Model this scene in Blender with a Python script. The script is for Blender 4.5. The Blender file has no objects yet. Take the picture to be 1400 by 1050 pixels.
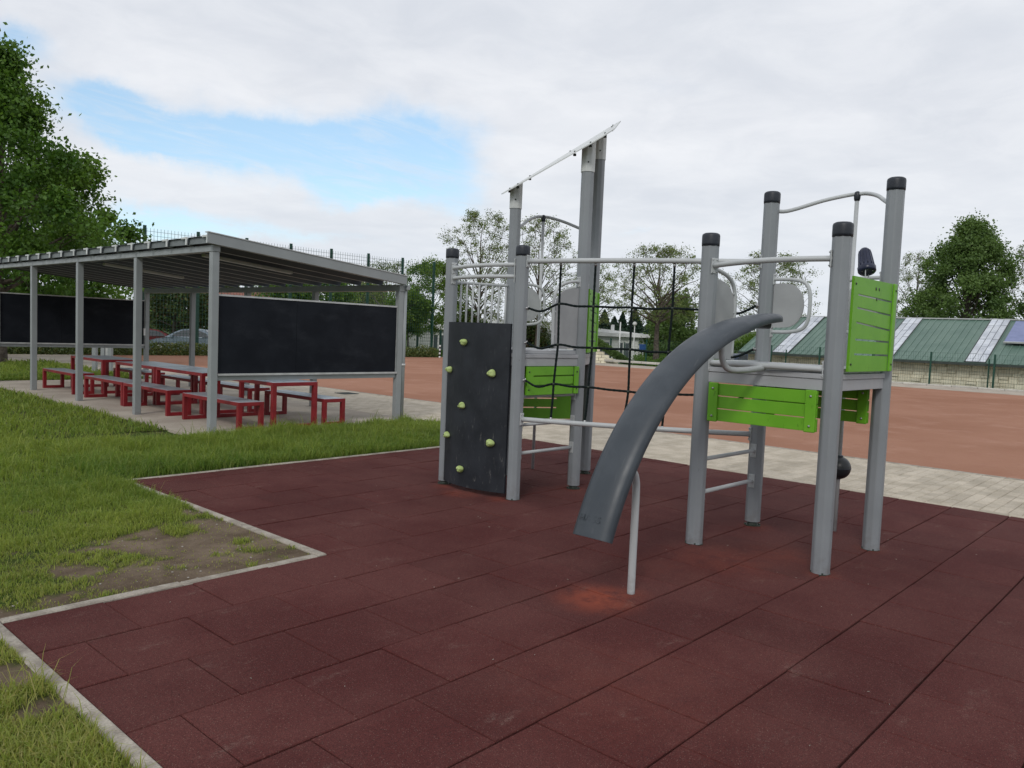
import bpy, math, random
import numpy as np
from mathutils import Vector, Matrix

# ------------------------------------------------------------------ camera
SC = bpy.context.scene
COL = SC.collection
PI = math.pi
CAM_H = 1.564
PITCH, ROLL, YAW, FPX = 0.0643, 0.0413, 0.8339, 1081.3
_F = np.array([0, math.cos(PITCH), -math.sin(PITCH)])
_R0 = np.array([1.0, 0, 0]); _U0 = np.cross(_R0, _F)
_R = math.cos(ROLL)*_R0 + math.sin(ROLL)*_U0
_U = -math.sin(ROLL)*_R0 + math.cos(ROLL)*_U0
_M = np.array([[math.cos(YAW), math.sin(YAW), 0], [-math.sin(YAW), math.cos(YAW), 0], [0, 0, 1]])
F, R, UP = _M @ _F, _M @ _R, _M @ _U
cam_d = bpy.data.cameras.new('camera')
cam = bpy.data.objects.new('camera', cam_d); COL.objects.link(cam)
cam_d.sensor_width = 36.0
cam_d.lens = FPX/1400*36
cam_d.clip_end = 4000
cam.matrix_world = Matrix(((R[0], UP[0], -F[0], 0), (R[1], UP[1], -F[1], 0), (R[2], UP[2], -F[2], CAM_H), (0, 0, 0, 1)))
SC.camera = cam

def ray(x, y):
    return (x-700)*R - (y-525)*UP + FPX*F
def at(x, y, D):
    d = ray(x, y); p = np.array([0, 0, CAM_H]) + d*D/math.hypot(d[0], d[1]); return Vector(p)
def gp(x, y, z=0.0):
    d = ray(x, y); t = (z-CAM_H)/d[2]; return Vector((d[0]*t, d[1]*t, z))

# ------------------------------------------------------------------ world, sun, exposure
SUN_EL, SUN_AZ = math.radians(38), math.radians(206)   # azimuth counter-clockwise from +X, where the sun stands
world = bpy.data.worlds.new('World'); SC.world = world; world.use_nodes = True
wt = world.node_tree; wn, wl = wt.nodes, wt.links
for n in list(wn): wn.remove(n)
class NB:
    """tiny node helper"""
    def __init__(s, nt): s.n, s.l = nt.nodes, nt.links
    def new(s, t, **k):
        n = s.n.new(t)
        for a, b in k.items(): setattr(n, a, b)
        return n
    def put(s, sock, v):
        if isinstance(v, bpy.types.NodeSocket): s.l.new(v, sock)
        elif v is not None: sock.default_value = v
    def math(s, op, a, b=None, c=None, clamp=False):
        n = s.new('ShaderNodeMath', operation=op, use_clamp=clamp)
        s.put(n.inputs[0], a); s.put(n.inputs[1], b); s.put(n.inputs[2], c)
        return n.outputs[0]
    def vmath(s, op, a, b=None, out=0):
        n = s.new('ShaderNodeVectorMath', operation=op)
        s.put(n.inputs[0], a); s.put(n.inputs[1], b)
        return n.outputs[out]
    def noise(s, vec, scale, detail=4, rough=.55, dist=0, out='Fac'):
        n = s.new('ShaderNodeTexNoise'); s.put(n.inputs['Vector'], vec)
        n.inputs['Scale'].default_value = scale; n.inputs['Detail'].default_value = detail
        n.inputs['Roughness'].default_value = rough; n.inputs['Distortion'].default_value = dist
        return n.outputs[out]
    def ramp(s, v, lo, hi, a=0.0, b=1.0, smooth=True):
        n = s.new('ShaderNodeMapRange', interpolation_type='SMOOTHSTEP' if smooth else 'LINEAR')
        s.put(n.inputs[0], v); n.inputs[1].default_value = lo; n.inputs[2].default_value = hi
        n.inputs[3].default_value = a; n.inputs[4].default_value = b
        return n.outputs[0]
    def mix(s, f, a, b, mode='MIX'):
        n = s.new('ShaderNodeMix', data_type='RGBA', blend_type=mode)
        s.put(n.inputs[0], f)
        for sk, v in ((n.inputs[6], a), (n.inputs[7], b)):
            if isinstance(v, tuple): v = (*v[:3], 1)
            s.put(sk, v)
        return n.outputs[2]
w = NB(wt)
sky = w.new('ShaderNodeTexSky'); sky.sky_type = 'NISHITA'; sky.sun_disc = False
sky.sun_elevation = SUN_EL; sky.sun_rotation = math.radians(90) - SUN_AZ
sky.air_density = 1.0; sky.dust_density = 0.6; sky.ozone_density = 1.2
tc = w.new('ShaderNodeTexCoord')
D0 = tc.outputs['Generated']
sep = w.new('ShaderNodeSeparateXYZ'); wl.new(D0, sep.inputs[0])
den = w.math('ADD', w.math('MAXIMUM', sep.outputs[2], 0.0), 0.10)
cmb = w.new('ShaderNodeCombineXYZ')
w.put(cmb.inputs[0], w.math('DIVIDE', sep.outputs[0], den)); w.put(cmb.inputs[1], w.math('DIVIDE', sep.outputs[1], den))
P0 = cmb.outputs[0]
warp = w.noise(D0, 5.0, 7, .62, out='Color')
wv = w.vmath('SCALE', w.vmath('SUBTRACT', warp, (.5, .5, .5))); wv.node.inputs[3].default_value = 0.11
Dw = w.vmath('NORMALIZE', w.vmath('ADD', D0, wv))
# gaps of blue between the clouds: (x, y) is where in the sky, then width and height and strength
GAPS = [(310, 184, 150, 24, 1.0), (450, 200, 150, 42, 1.15), (575, 198, 85, 52, 1.05), (500, 255, 100, 26, .85),
        (225, 296, 95, 20, .9), (12, 78, 42, 26, .8), (190, 165, 75, 22, 1.0), (880, 305, 60, 9, .35),
        (400, 315, 90, 10, .3), (640, 290, 30, 30, .35), (160, 178, 34, 20, .6)]
tot = None
for gx, gy, sx, sy, st in GAPS:
    c = ray(gx, gy); c = c/np.linalg.norm(c)
    a = np.cross(c, [0, 0, 1]); a /= np.linalg.norm(a); b = np.cross(a, c)
    if gx == 450 or gx == 290: a, b = a*.995-b*.06, b*.995+a*.06
    X = w.math('MULTIPLY', w.vmath('DOT_PRODUCT', Dw, tuple(a), out=1), FPX/sx)
    Y = w.math('MULTIPLY', w.vmath('DOT_PRODUCT', Dw, tuple(b), out=1), FPX/sy)
    r2 = w.math('ADD', w.math('MULTIPLY', X, X), w.math('MULTIPLY', Y, Y))
    e = w.math('MULTIPLY', w.math('POWER', 2.718, w.math('MULTIPLY', r2, -1.0)), st)
    e = w.math('MULTIPLY', e, w.math('GREATER_THAN', w.vmath('DOT_PRODUCT', D0, tuple(c), out=1), 0.5))
    tot = e if tot is None else w.math('ADD', tot, e)
streak = w.noise(P0, 1.1, 8, .6)
gap = w.ramp(w.math('ADD', tot, w.math('MULTIPLY', w.math('SUBTRACT', streak, .5), 1.0)), .10, .86)
wisp = w.ramp(w.noise(w.vmath('MULTIPLY', P0, (1.0, 2.6, 1.0)), 2.2, 8, .68, .6), .42, .72)
gap = w.math('MULTIPLY', gap, w.math('SUBTRACT', 1.0, w.math('MULTIPLY', wisp, .42)))
# cloud brightness: soft grey-white banks
b1 = w.noise(P0, .9, 6, .5, .3); b2 = w.noise(P0, 3.2, 7, .6, .4)
br = w.math('ADD', w.math('MULTIPLY', w.ramp(b1, .3, .72), .6), w.math('MULTIPLY', w.ramp(b2, .3, .72), .4))
cl = w.mix(br, (6.5, 6.85, 7.5), (8.7, 8.85, 9.2))
hz = w.ramp(sep.outputs[2], 0.0, 0.30, 1.0, 0.0)
cl = w.mix(w.math('MULTIPLY', hz, .7), cl, (7.3, 7.8, 8.4))
blue = w.mix(.45, w.mix(1.0, sky.outputs[0], (2.0, 1.95, 1.8), 'MULTIPLY'), (2.9, 5.3, 7.8))
fin = w.mix(w.math('MULTIPLY', gap, .92), cl, blue)
bg = w.new('ShaderNodeBackground'); w.put(bg.inputs[0], fin); bg.inputs[1].default_value = 0.1
wo = w.new('ShaderNodeOutputWorld'); wl.new(bg.outputs[0], wo.inputs[0])

sun_d = bpy.data.lights.new('sun', 'SUN'); sun_d.energy = 1.15; sun_d.angle = math.radians(14); sun_d.color = (1, .965, .91)
sun = bpy.data.objects.new('sun', sun_d); COL.objects.link(sun)
sd = Vector((math.cos(SUN_EL)*math.cos(SUN_AZ), math.cos(SUN_EL)*math.sin(SUN_AZ), math.sin(SUN_EL)))
sun.rotation_euler = sd.to_track_quat('Z', 'Y').to_euler()
sun.location = (0, 0, 30)
SC.view_settings.view_transform = 'Standard'; SC.view_settings.look = 'None'
SC.view_settings.exposure = 0.08; SC.view_settings.gamma = 1.0; SC.view_settings.use_curve_mapping = False
SC.render.engine = 'CYCLES'

# ------------------------------------------------------------------ materials
MATS = {}
def mat(name):
    m = bpy.data.materials.new(name); m.use_nodes = True; MATS[name] = m
    nb = NB(m.node_tree); bs = m.node_tree.nodes['Principled BSDF']
    return m, nb, bs
def setb(bs, rough=.6, metal=0, spec=.4):
    bs.inputs['Roughness'].default_value = rough; bs.inputs['Metallic'].default_value = metal
    bs.inputs['Specular IOR Level'].default_value = spec
def bump(nb, bs, h, strength=.3, dist=.01):
    b = nb.new('ShaderNodeBump'); b.inputs['Strength'].default_value = strength; b.inputs['Distance'].default_value = dist
    nb.put(b.inputs['Height'], h); nb.l.new(b.outputs[0], bs.inputs['Normal'])
def obco(nb): return nb.new('ShaderNodeTexCoord').outputs['Object']
def wpos(nb): return nb.new('ShaderNodeNewGeometry').outputs['Position']
def mix2(name, c1, c2, scale=6, rough=.6, metal=0, spec=.4, lo=.35, hi=.65, fine=120, fa=.12, bs_=0.15, bd=.002, rnd=0.0, world_=True):
    """painted or mineral surface: two tones by noise, a fine grain and a little relief"""
    m, nb, bs = mat(name); setb(bs, rough, metal, spec)
    p = wpos(nb) if world_ else obco(nb)
    c = nb.mix(nb.ramp(nb.noise(p, scale, 5), lo, hi), c1, c2)
    f = nb.noise(p, fine, 2)
    c = nb.mix(fa, c, nb.mix(1.0, c, nb.mix(f, (.3, .3, .3), (1.7, 1.7, 1.7)), 'MULTIPLY'))
    if rnd:
        oi = nb.new('ShaderNodeObjectInfo')
        g = nb.ramp(oi.outputs['Random'], 0, 1, 1-rnd, 1+rnd, False)
        cb = nb.new('ShaderNodeCombineColor')
        for i in range(3): nb.put(cb.inputs[i], g)
        c = nb.mix(1.0, c, cb.outputs[0], 'MULTIPLY')
    nb.put(bs.inputs['Base Color'], c)
    r = nb.math('ADD', nb.math('MULTIPLY', nb.noise(p, scale*3, 4), .2), rough-.1); nb.put(bs.inputs['Roughness'], r)
    if bs_: bump(nb, bs, nb.noise(p, fine, 3), bs_, bd)
    return m
# painted steel with small scuffs
def steel(name, col, scuff=(.06, .065, .075), amt=.5, rough=.42):
    m, nb, bs = mat(name); setb(bs, rough, .0, .45)
    p = wpos(nb)
    c = nb.mix(nb.ramp(nb.noise(p, 2.5, 4), .3, .7), tuple(x*.93 for x in col), tuple(min(1, x*1.05) for x in col))
    mp = nb.new('ShaderNodeMapping'); nb.put(mp.inputs[0], p); mp.inputs[3].default_value = (30, 30, 7)
    s = nb.noise(mp.outputs[0], 1.0, 5, .7)
    k = nb.math('MULTIPLY', nb.ramp(s, .665, .74), amt)
    c = nb.mix(k, c, scuff)
    low = nb.new('ShaderNodeSeparateXYZ'); nb.put(low.inputs[0], p)
    dirt = nb.math('MULTIPLY', nb.ramp(low.outputs[2], .0, .22, .35, 0), nb.ramp(nb.noise(p, 20, 4), .35, .7))
    c = nb.mix(dirt, c, (.10, .07, .06))
    nb.put(bs.inputs['Base Color'], c)
    nb.put(bs.inputs['Roughness'], nb.ramp(nb.noise(p, 9, 4), .3, .7, rough-.08, rough+.12))
    bump(nb, bs, nb.noise(p, 220, 2), .05, .001)
    return m
steel('post_grey', (.225, .243, .257), amt=.7)
steel('rail_grey', (.42, .44, .445), amt=.3)
steel('shelter_grey', (.255, .275, .28), amt=.15)
steel('sleeve_white', (.56, .58, .57), amt=.1)
steel('deck_grey', (.36, .37, .385), amt=.3)
mix2('panel_grey', (.30, .31, .315), (.34, .35, .355), 4, .5, fa=.05)
mix2('cap_black', (.016, .02, .028), (.025, .03, .04), 20, .45)
mix2('rope_black', (.005, .010, .010), (.011, .017, .017), 60, .9, spec=.15)
mix2('bolt_steel', (.45, .45, .45), (.3, .3, .3), 30, .35, .8)
mix2('bolt_dark', (.02, .03, .02), (.03, .04, .03), 30, .5)
mix2('slide_dark', (.036, .045, .055), (.049, .059, .070), 5, .42, fa=.25, fine=300, bs_=.12, bd=.0008)
_m = MATS['slide_dark']; _nb = NB(_m.node_tree); _bs = _m.node_tree.nodes['Principled BSDF']
_src = _bs.inputs['Base Color'].links[0].from_socket; _p = wpos(_nb)
_mp = _nb.new('ShaderNodeMapping'); _nb.put(_mp.inputs[0], _p); _mp.inputs[3].default_value = (5, 60, 5)
_k = _nb.math('MULTIPLY', _nb.ramp(_nb.noise(_mp.outputs[0], 1.5, 6, .7), .58, .72), .28)
_nb.put(_bs.inputs['Base Color'], _nb.mix(_k, _src, (.13, .135, .14)))
mix2('slide_under', (.012, .014, .018), (.02, .022, .028), 5, .6)
mix2('hold_green', (.32, .42, .13), (.40, .49, .20), 25, .65, fa=.3)
mix2('ball_black', (.010, .012, .014), (.018, .02, .022), 12, .38)
mix2('spyglass_blue', (.010, .014, .035), (.02, .025, .055), 12, .32)
mix2('green_edge', (.10, .13, .03), (.14, .16, .05), 12, .6)
# green panels with pale scratches
def green(name, c1, c2, sc):
    m, nb, bs = mat(name); setb(bs, .48, 0, .4); p = wpos(nb)
    c = nb.mix(nb.ramp(nb.noise(p, 5, 5), .3, .7), c1, c2)
    mp = nb.new('ShaderNodeMapping'); nb.put(mp.inputs[0], p); mp.inputs[3].default_value = (16, 16, 5); mp.inputs[2].default_value = (.3, .5, 0)
    k = nb.math('MULTIPLY', nb.ramp(nb.noise(mp.outputs[0], 2, 4, .7), .62, .7), sc)
    c = nb.mix(k, c, (c1[0]*.35, c1[1]*.35, c1[2]*.35)); nb.put(bs.inputs['Base Color'], c)
    bump(nb, bs, nb.noise(p, 150, 3), .06, .001)
green('board_green', (.125, .36, .014), (.15, .40, .020), .4)
# climbing wall: dark with scuff marks of shoes, mostly below
m, nb, bs = mat('climb_dark'); setb(bs, .55, 0, .35); p = wpos(nb)
c = nb.mix(nb.ramp(nb.noise(p, 3.5, 6, .6), .3, .7), (.008, .0105, .015), (.020, .024, .031))
mp = nb.new('ShaderNodeMapping'); nb.put(mp.inputs[0], p); mp.inputs[3].default_value = (9, 26, 6)
s = nb.ramp(nb.noise(mp.outputs[0], 1.6, 6, .72), .58, .74)
sz = nb.new('ShaderNodeSeparateXYZ'); nb.put(sz.inputs[0], p)
s = nb.math('MULTIPLY', s, nb.ramp(sz.outputs[2], 0.1, 1.5, .38, .08))
c = nb.mix(s, c, (.30, .29, .27)); nb.put(bs.inputs['Base Color'], c)
bump(nb, bs, nb.noise(p, 60, 4), .15, .002)
# rubber tiles
m, nb, bs = mat('rubber'); setb(bs, .95, 0, .15); p = wpos(nb)
oi = nb.new('ShaderNodeObjectInfo')
base = nb.mix(nb.ramp(nb.noise(p, 1.1, 5, .6), .35, .65), (.074, .0200, .0185), (.098, .0330, .0295))
tone = nb.ramp(oi.outputs['Random'], 0, 1, .93, 1.07, False)
cb = nb.new('ShaderNodeCombineColor'); nb.put(cb.inputs[0], tone); nb.put(cb.inputs[1], nb.math('ADD', nb.math('MULTIPLY', tone, .8), .2)); nb.put(cb.inputs[2], nb.math('ADD', nb.math('MULTIPLY', tone, .8), .2))
base = nb.mix(1.0, base, cb.outputs[0], 'MULTIPLY')
# scuffed pale dust, in short brushed patches
mp = nb.new('ShaderNodeMapping'); nb.put(mp.inputs[0], p); mp.inputs[3].default_value = (1.0, 2.2, 1); mp.inputs[2].default_value = (0, 0, -.6)
dust = nb.math('MULTIPLY', nb.ramp(nb.noise(mp.outputs[0], 2.6, 7, .7), .57, .74), nb.ramp(nb.noise(p, 40, 4, .7), .35, .7))
base = nb.mix(nb.math('MULTIPLY', dust, .46), base, (.24, .17, .145))
# granules
vo = nb.new('ShaderNodeTexVoronoi'); nb.put(vo.inputs['Vector'], p); vo.inputs['Scale'].default_value = 330
gs = nb.new('ShaderNodeSeparateColor'); nb.l.new(vo.outputs['Color'], gs.inputs[0])
gr = nb.ramp(gs.outputs[0], 0, 1, .6, 1.4, False)
cb2 = nb.new('ShaderNodeCombineColor'); [nb.put(cb2.inputs[i], gr) for i in range(3)]
base = nb.mix(.8, base, nb.mix(1.0, base, cb2.outputs[0], 'MULTIPLY'))
base = nb.mix(nb.math('MULTIPLY', nb.math('GREATER_THAN', gs.outputs[1], .975), .32), base, (.30, .22, .18))
base = nb.mix(nb.math('MULTIPLY', nb.math('GREATER_THAN', gs.outputs[2], .9), .5), base, (.018, .012, .014))
# red-orange worn spots where feet land
wear = None
for wx, wy, rr, st in [(3.82, 2.70, .24, 1.0), (4.05, 2.62, .12, .4), (5.30, 5.40, .20, .5), (5.40, 5.0, .14, .4), (5.40, 5.75, .14, .4), (5.2, 2.6, .42, .30), (5.62, 2.35, .34, .26),
                       (6.4, 4.93, .14, .4), (5.42, 1.98, .13, .3), (6.4, 1.98, .12, .25), (6.38, 2.9, .14, .3), (4.7, 2.8, .45, .12), (2.9, 1.9, .6, .12)]:
    d = nb.vmath('LENGTH', nb.vmath('MULTIPLY', nb.vmath('SUBTRACT', p, (wx, wy, 0)), (1, 1, 0)), out=1)
    k = nb.math('MULTIPLY', nb.ramp(d, 0, rr*1.5, 1, 0), st)
    wear = k if wear is None else nb.math('MAXIMUM', wear, k)
wear = nb.math('MULTIPLY', wear, nb.ramp(nb.noise(p, 7, 6, .65), .22, .62))
base = nb.mix(wear, base, (.25, .060, .035))
nb.put(bs.inputs['Base Color'], base)
hh = nb.math('ADD', nb.math('MULTIPLY', vo.outputs['Distance'], 1.0), nb.math('MULTIPLY', nb.noise(p, 90, 3), .8))
bump(nb, bs, hh, .55, .003)
mix2('rubber_gap', (.012, .006, .006), (.02, .01, .01), 30, .95)
mix2('concrete_kerb', (.235, .205, .170), (.36, .325, .275), 7, .9, fa=.7, fine=90, bs_=.6, bd=.004, rnd=.10)
mix2('paver', (.36, .315, .245), (.47, .415, .335), 3, .92, fa=.6, fine=70, bs_=.5, bd=.004, rnd=.10)
mix2('paver_joint', (.17, .145, .115), (.25, .21, .17), 10, .95)
mix2('slab_concrete', (.33, .285, .235), (.43, .38, .315), 1.2, .9, fa=.5, fine=60, bs_=.4, bd=.004)
# clinker sports field
m, nb, bs = mat('clinker'); setb(bs, .97, 0, .1); p = wpos(nb)
c = nb.mix(nb.ramp(nb.noise(p, .25, 5), .35, .65), (.295, .146, .094), (.350, .184, .124))
c = nb.mix(nb.math('MULTIPLY', nb.ramp(nb.noise(p, 3, 6, .7), .5, .75), .35), c, (.27, .115, .08))
c = nb.mix(nb.math('MULTIPLY', nb.ramp(nb.noise(p, 4.5, 6, .72), .64, .72), .65), c, (.15, .065, .045))
c = nb.mix(nb.math('MULTIPLY', nb.ramp(nb.noise(p, .9, 5, .65), .5, .75), .4), c, (.47, .28, .21))
nb.put(bs.inputs['Base Color'], c); bump(nb, bs, nb.noise(p, 14, 6, .7), .8, .03)
# soil under the lawn
m, nb, bs = mat('soil'); setb(bs, .97, 0, .1); p = wpos(nb)
at_ = nb.new('ShaderNodeAttribute'); at_.attribute_name = 'bare'
soil = nb.mix(nb.ramp(nb.noise(p, 2.5, 6, .65), .3, .7), (.125, .090, .062), (.26, .20, .145))
soil = nb.mix(nb.math('MULTIPLY', nb.ramp(nb.noise(p, 60, 3, .6), .66, .72), .6), soil, (.36, .32, .27))
turf = nb.mix(nb.ramp(nb.noise(p, 5, 5, .6), .3, .7), (.05, .085, .018), (.11, .12, .035))
c = nb.mix(at_.outputs['Fac'], turf, soil); nb.put(bs.inputs['Base Color'], c)
bump(nb, bs, nb.math('ADD', nb.noise(p, 35, 6, .75), nb.noise(p, 9, 5, .7)), 1.0, .035)
m, nb, bs = mat('far_ground'); setb(bs, .97, 0, .1); p = wpos(nb)
c = nb.mix(nb.ramp(nb.noise(p, .12, 5), .35, .65), (.045, .075, .028), (.075, .10, .04)); nb.put(bs.inputs['Base Color'], c)
bump(nb, bs, nb.noise(p, 3, 5), .6, .1)
mix2('hill_green', (.07, .11, .075), (.11, .15, .11), .02, .95, fine=.3, fa=.6)
# blades and leaves: tint from an attribute
def leafm(name, c1, c2, c3=None, trans=.35, rough=.5):
    m, nb, bs = mat(name); setb(bs, rough, 0, .25)
    a = nb.new('ShaderNodeAttribute'); a.attribute_name = 'tint'
    s = nb.new('ShaderNodeSeparateColor'); nb.l.new(a.outputs['Color'], s.inputs[0])
    c = nb.mix(s.outputs[0], c1, c2)
    if c3: c = nb.mix(s.outputs[1], c, c3)
    nb.put(bs.inputs['Base Color'], c)
    t = nb.new('ShaderNodeBsdfTranslucent'); nb.put(t.inputs[0], nb.mix(1.0, c, (1.5, 1.5, .8), 'MULTIPLY'))
    mx = nb.new('ShaderNodeMixShader'); mx.inputs[0].default_value = trans
    nb.l.new(bs.outputs[0], mx.inputs[1]); nb.l.new(t.outputs[0], mx.inputs[2])
    out = m.node_tree.nodes['Material Output']; nb.l.new(mx.outputs[0], out.inputs[0])
leafm('grass_blade', (.080, .160, .024), (.265, .325, .062), (.34, .31, .12), .38, .55)
leafm('leaf_maple', (.022, .075, .010), (.115, .21, .034), None, .32)
leafm('leaf_spring', (.075, .115, .035), (.20, .25, .095), None, .38)
leafm('leaf_bright', (.050, .115, .018), (.125, .205, .035), None, .35)
leafm('leaf_dark', (.045, .095, .026), (.12, .19, .055), None, .30)
leafm('leaf_conifer', (.020, .045, .028), (.030, .058, .034), None, .1)
leafm('leaf_mixed', (.030, .062, .020), (.085, .120, .035), (.12, .07, .035), .25)
leafm('leaf_hedge', (.045, .080, .020), (.13, .16, .045), (.20, .19, .07), .25)
mix2('bark', (.060, .048, .038), (.12, .10, .082), 8, .95, fa=.6, fine=30, bs_=.6, bd=.02)
mix2('bark_pale', (.11, .10, .09), (.17, .155, .14), 8, .95, fa=.5, fine=30, bs_=.5, bd=.01)
# shelter
mix2('board_black', (.0060, .0080, .0125), (.0100, .0125, .0180), 2.5, .7, fa=.2, spec=.16)
_m = MATS['board_black']; _nb = NB(_m.node_tree); _bs = _m.node_tree.nodes['Principled BSDF']
_src = _bs.inputs['Base Color'].links[0].from_socket; _p = wpos(_nb)
_mp = _nb.new('ShaderNodeMapping'); _nb.put(_mp.inputs[0], _p); _mp.inputs[3].default_value = (1.1, 1, 2.6); _mp.inputs[2].default_value = (0, .5, 0)
_k = _nb.math('MULTIPLY', _nb.ramp(_nb.noise(_mp.outputs[0], 1.6, 7, .7), .5, .75), .03)
_nb.put(_bs.inputs['Base Color'], _nb.mix(_k, _src, (.30, .32, .36)))
mix2('alu', (.42, .43, .43), (.52, .53, .53), 6, .4, .3)
steel('roof_sheet', (.095, .108, .125), amt=.1, rough=.5)
mix2('closure_grey', (.14, .16, .165), (.18, .20, .205), 6, .5)
mix2('lamp_grey', (.5, .5, .48), (.58, .58, .56), 5, .5)
mix2('red_paint', (.175, .008, .013), (.23, .012, .018), 7, .4, fa=.15, rnd=.05)
mix2('table_grey', (.25, .28, .31), (.33, .36, .39), 5, .34, fa=.1, spec=.7, lo=.2, hi=.8)
mix2('fence_green', (.006, .045, .030), (.010, .06, .04), 8, .5)
mix2('stone_block', (.66, .61, .46), (.78, .74, .58), 2.0, .9, fa=.4, fine=25, bs_=.9, bd=.02, rnd=.14)
mix2('stone_joint', (.46, .42, .31), (.54, .49, .37), 5, .95)
mix2('kerb_stone', (.42, .40, .36), (.52, .50, .45), 2.0, .9, fa=.5, fine=30, rnd=.08)
mix2('roof_green', (.075, .135, .105), (.10, .165, .13), 1.2, .45, fa=.3, fine=9, spec=.5)
mix2('roof_rib_green', (.10, .17, .135), (.13, .20, .16), 1.2, .45)
mix2('skylight_pane', (.40, .43, .48), (.54, .57, .61), 2.5, .3, rnd=.12, spec=.6)
mix2('dark_trim', (.035, .045, .04), (.05, .06, .055), 4, .6)
mix2('ridge_metal', (.42, .45, .44), (.5, .52, .52), 4, .4)
mix2('solar_blue', (.10, .13, .28), (.14, .17, .34), 2, .2, spec=.8)
mix2('white_wall', (.58, .60, .58), (.68, .70, .68), 1.0, .7)
mix2('white_roof', (.62, .64, .64), (.72, .73, .73), 1.0, .5)
mix2('window_dark', (.05, .065, .07), (.08, .10, .11), 1.0, .2, spec=.7)
mix2('brick_red', (.16, .055, .038), (.22, .085, .06), 2.0, .9)
mix2('paint_silver', (.15, .19, .23), (.18, .22, .26), 3, .28, .3, spec=.6)
mix2('paint_red', (.085, .008, .010), (.11, .012, .014), 3, .3, 0)
mix2('paint_navy', (.02, .035, .075), (.03, .05, .10), 3, .3, 0)
mix2('car_glass', (.012, .017, .02), (.02, .026, .03), 3, .08, spec=.9)
mix2('tyre_black', (.012, .012, .012), (.02, .02, .02), 30, .9)
mix2('white_paint', (.66, .67, .66), (.75, .76, .75), 5, .5)
mix2('black_paint', (.015, .015, .016), (.02, .02, .02), 5, .5)
mix2('blue_sign', (.02, .08, .28), (.03, .1, .32), 5, .5)
mix2('pebble', (.22, .20, .17), (.36, .33, .29), 9, .9)

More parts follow.
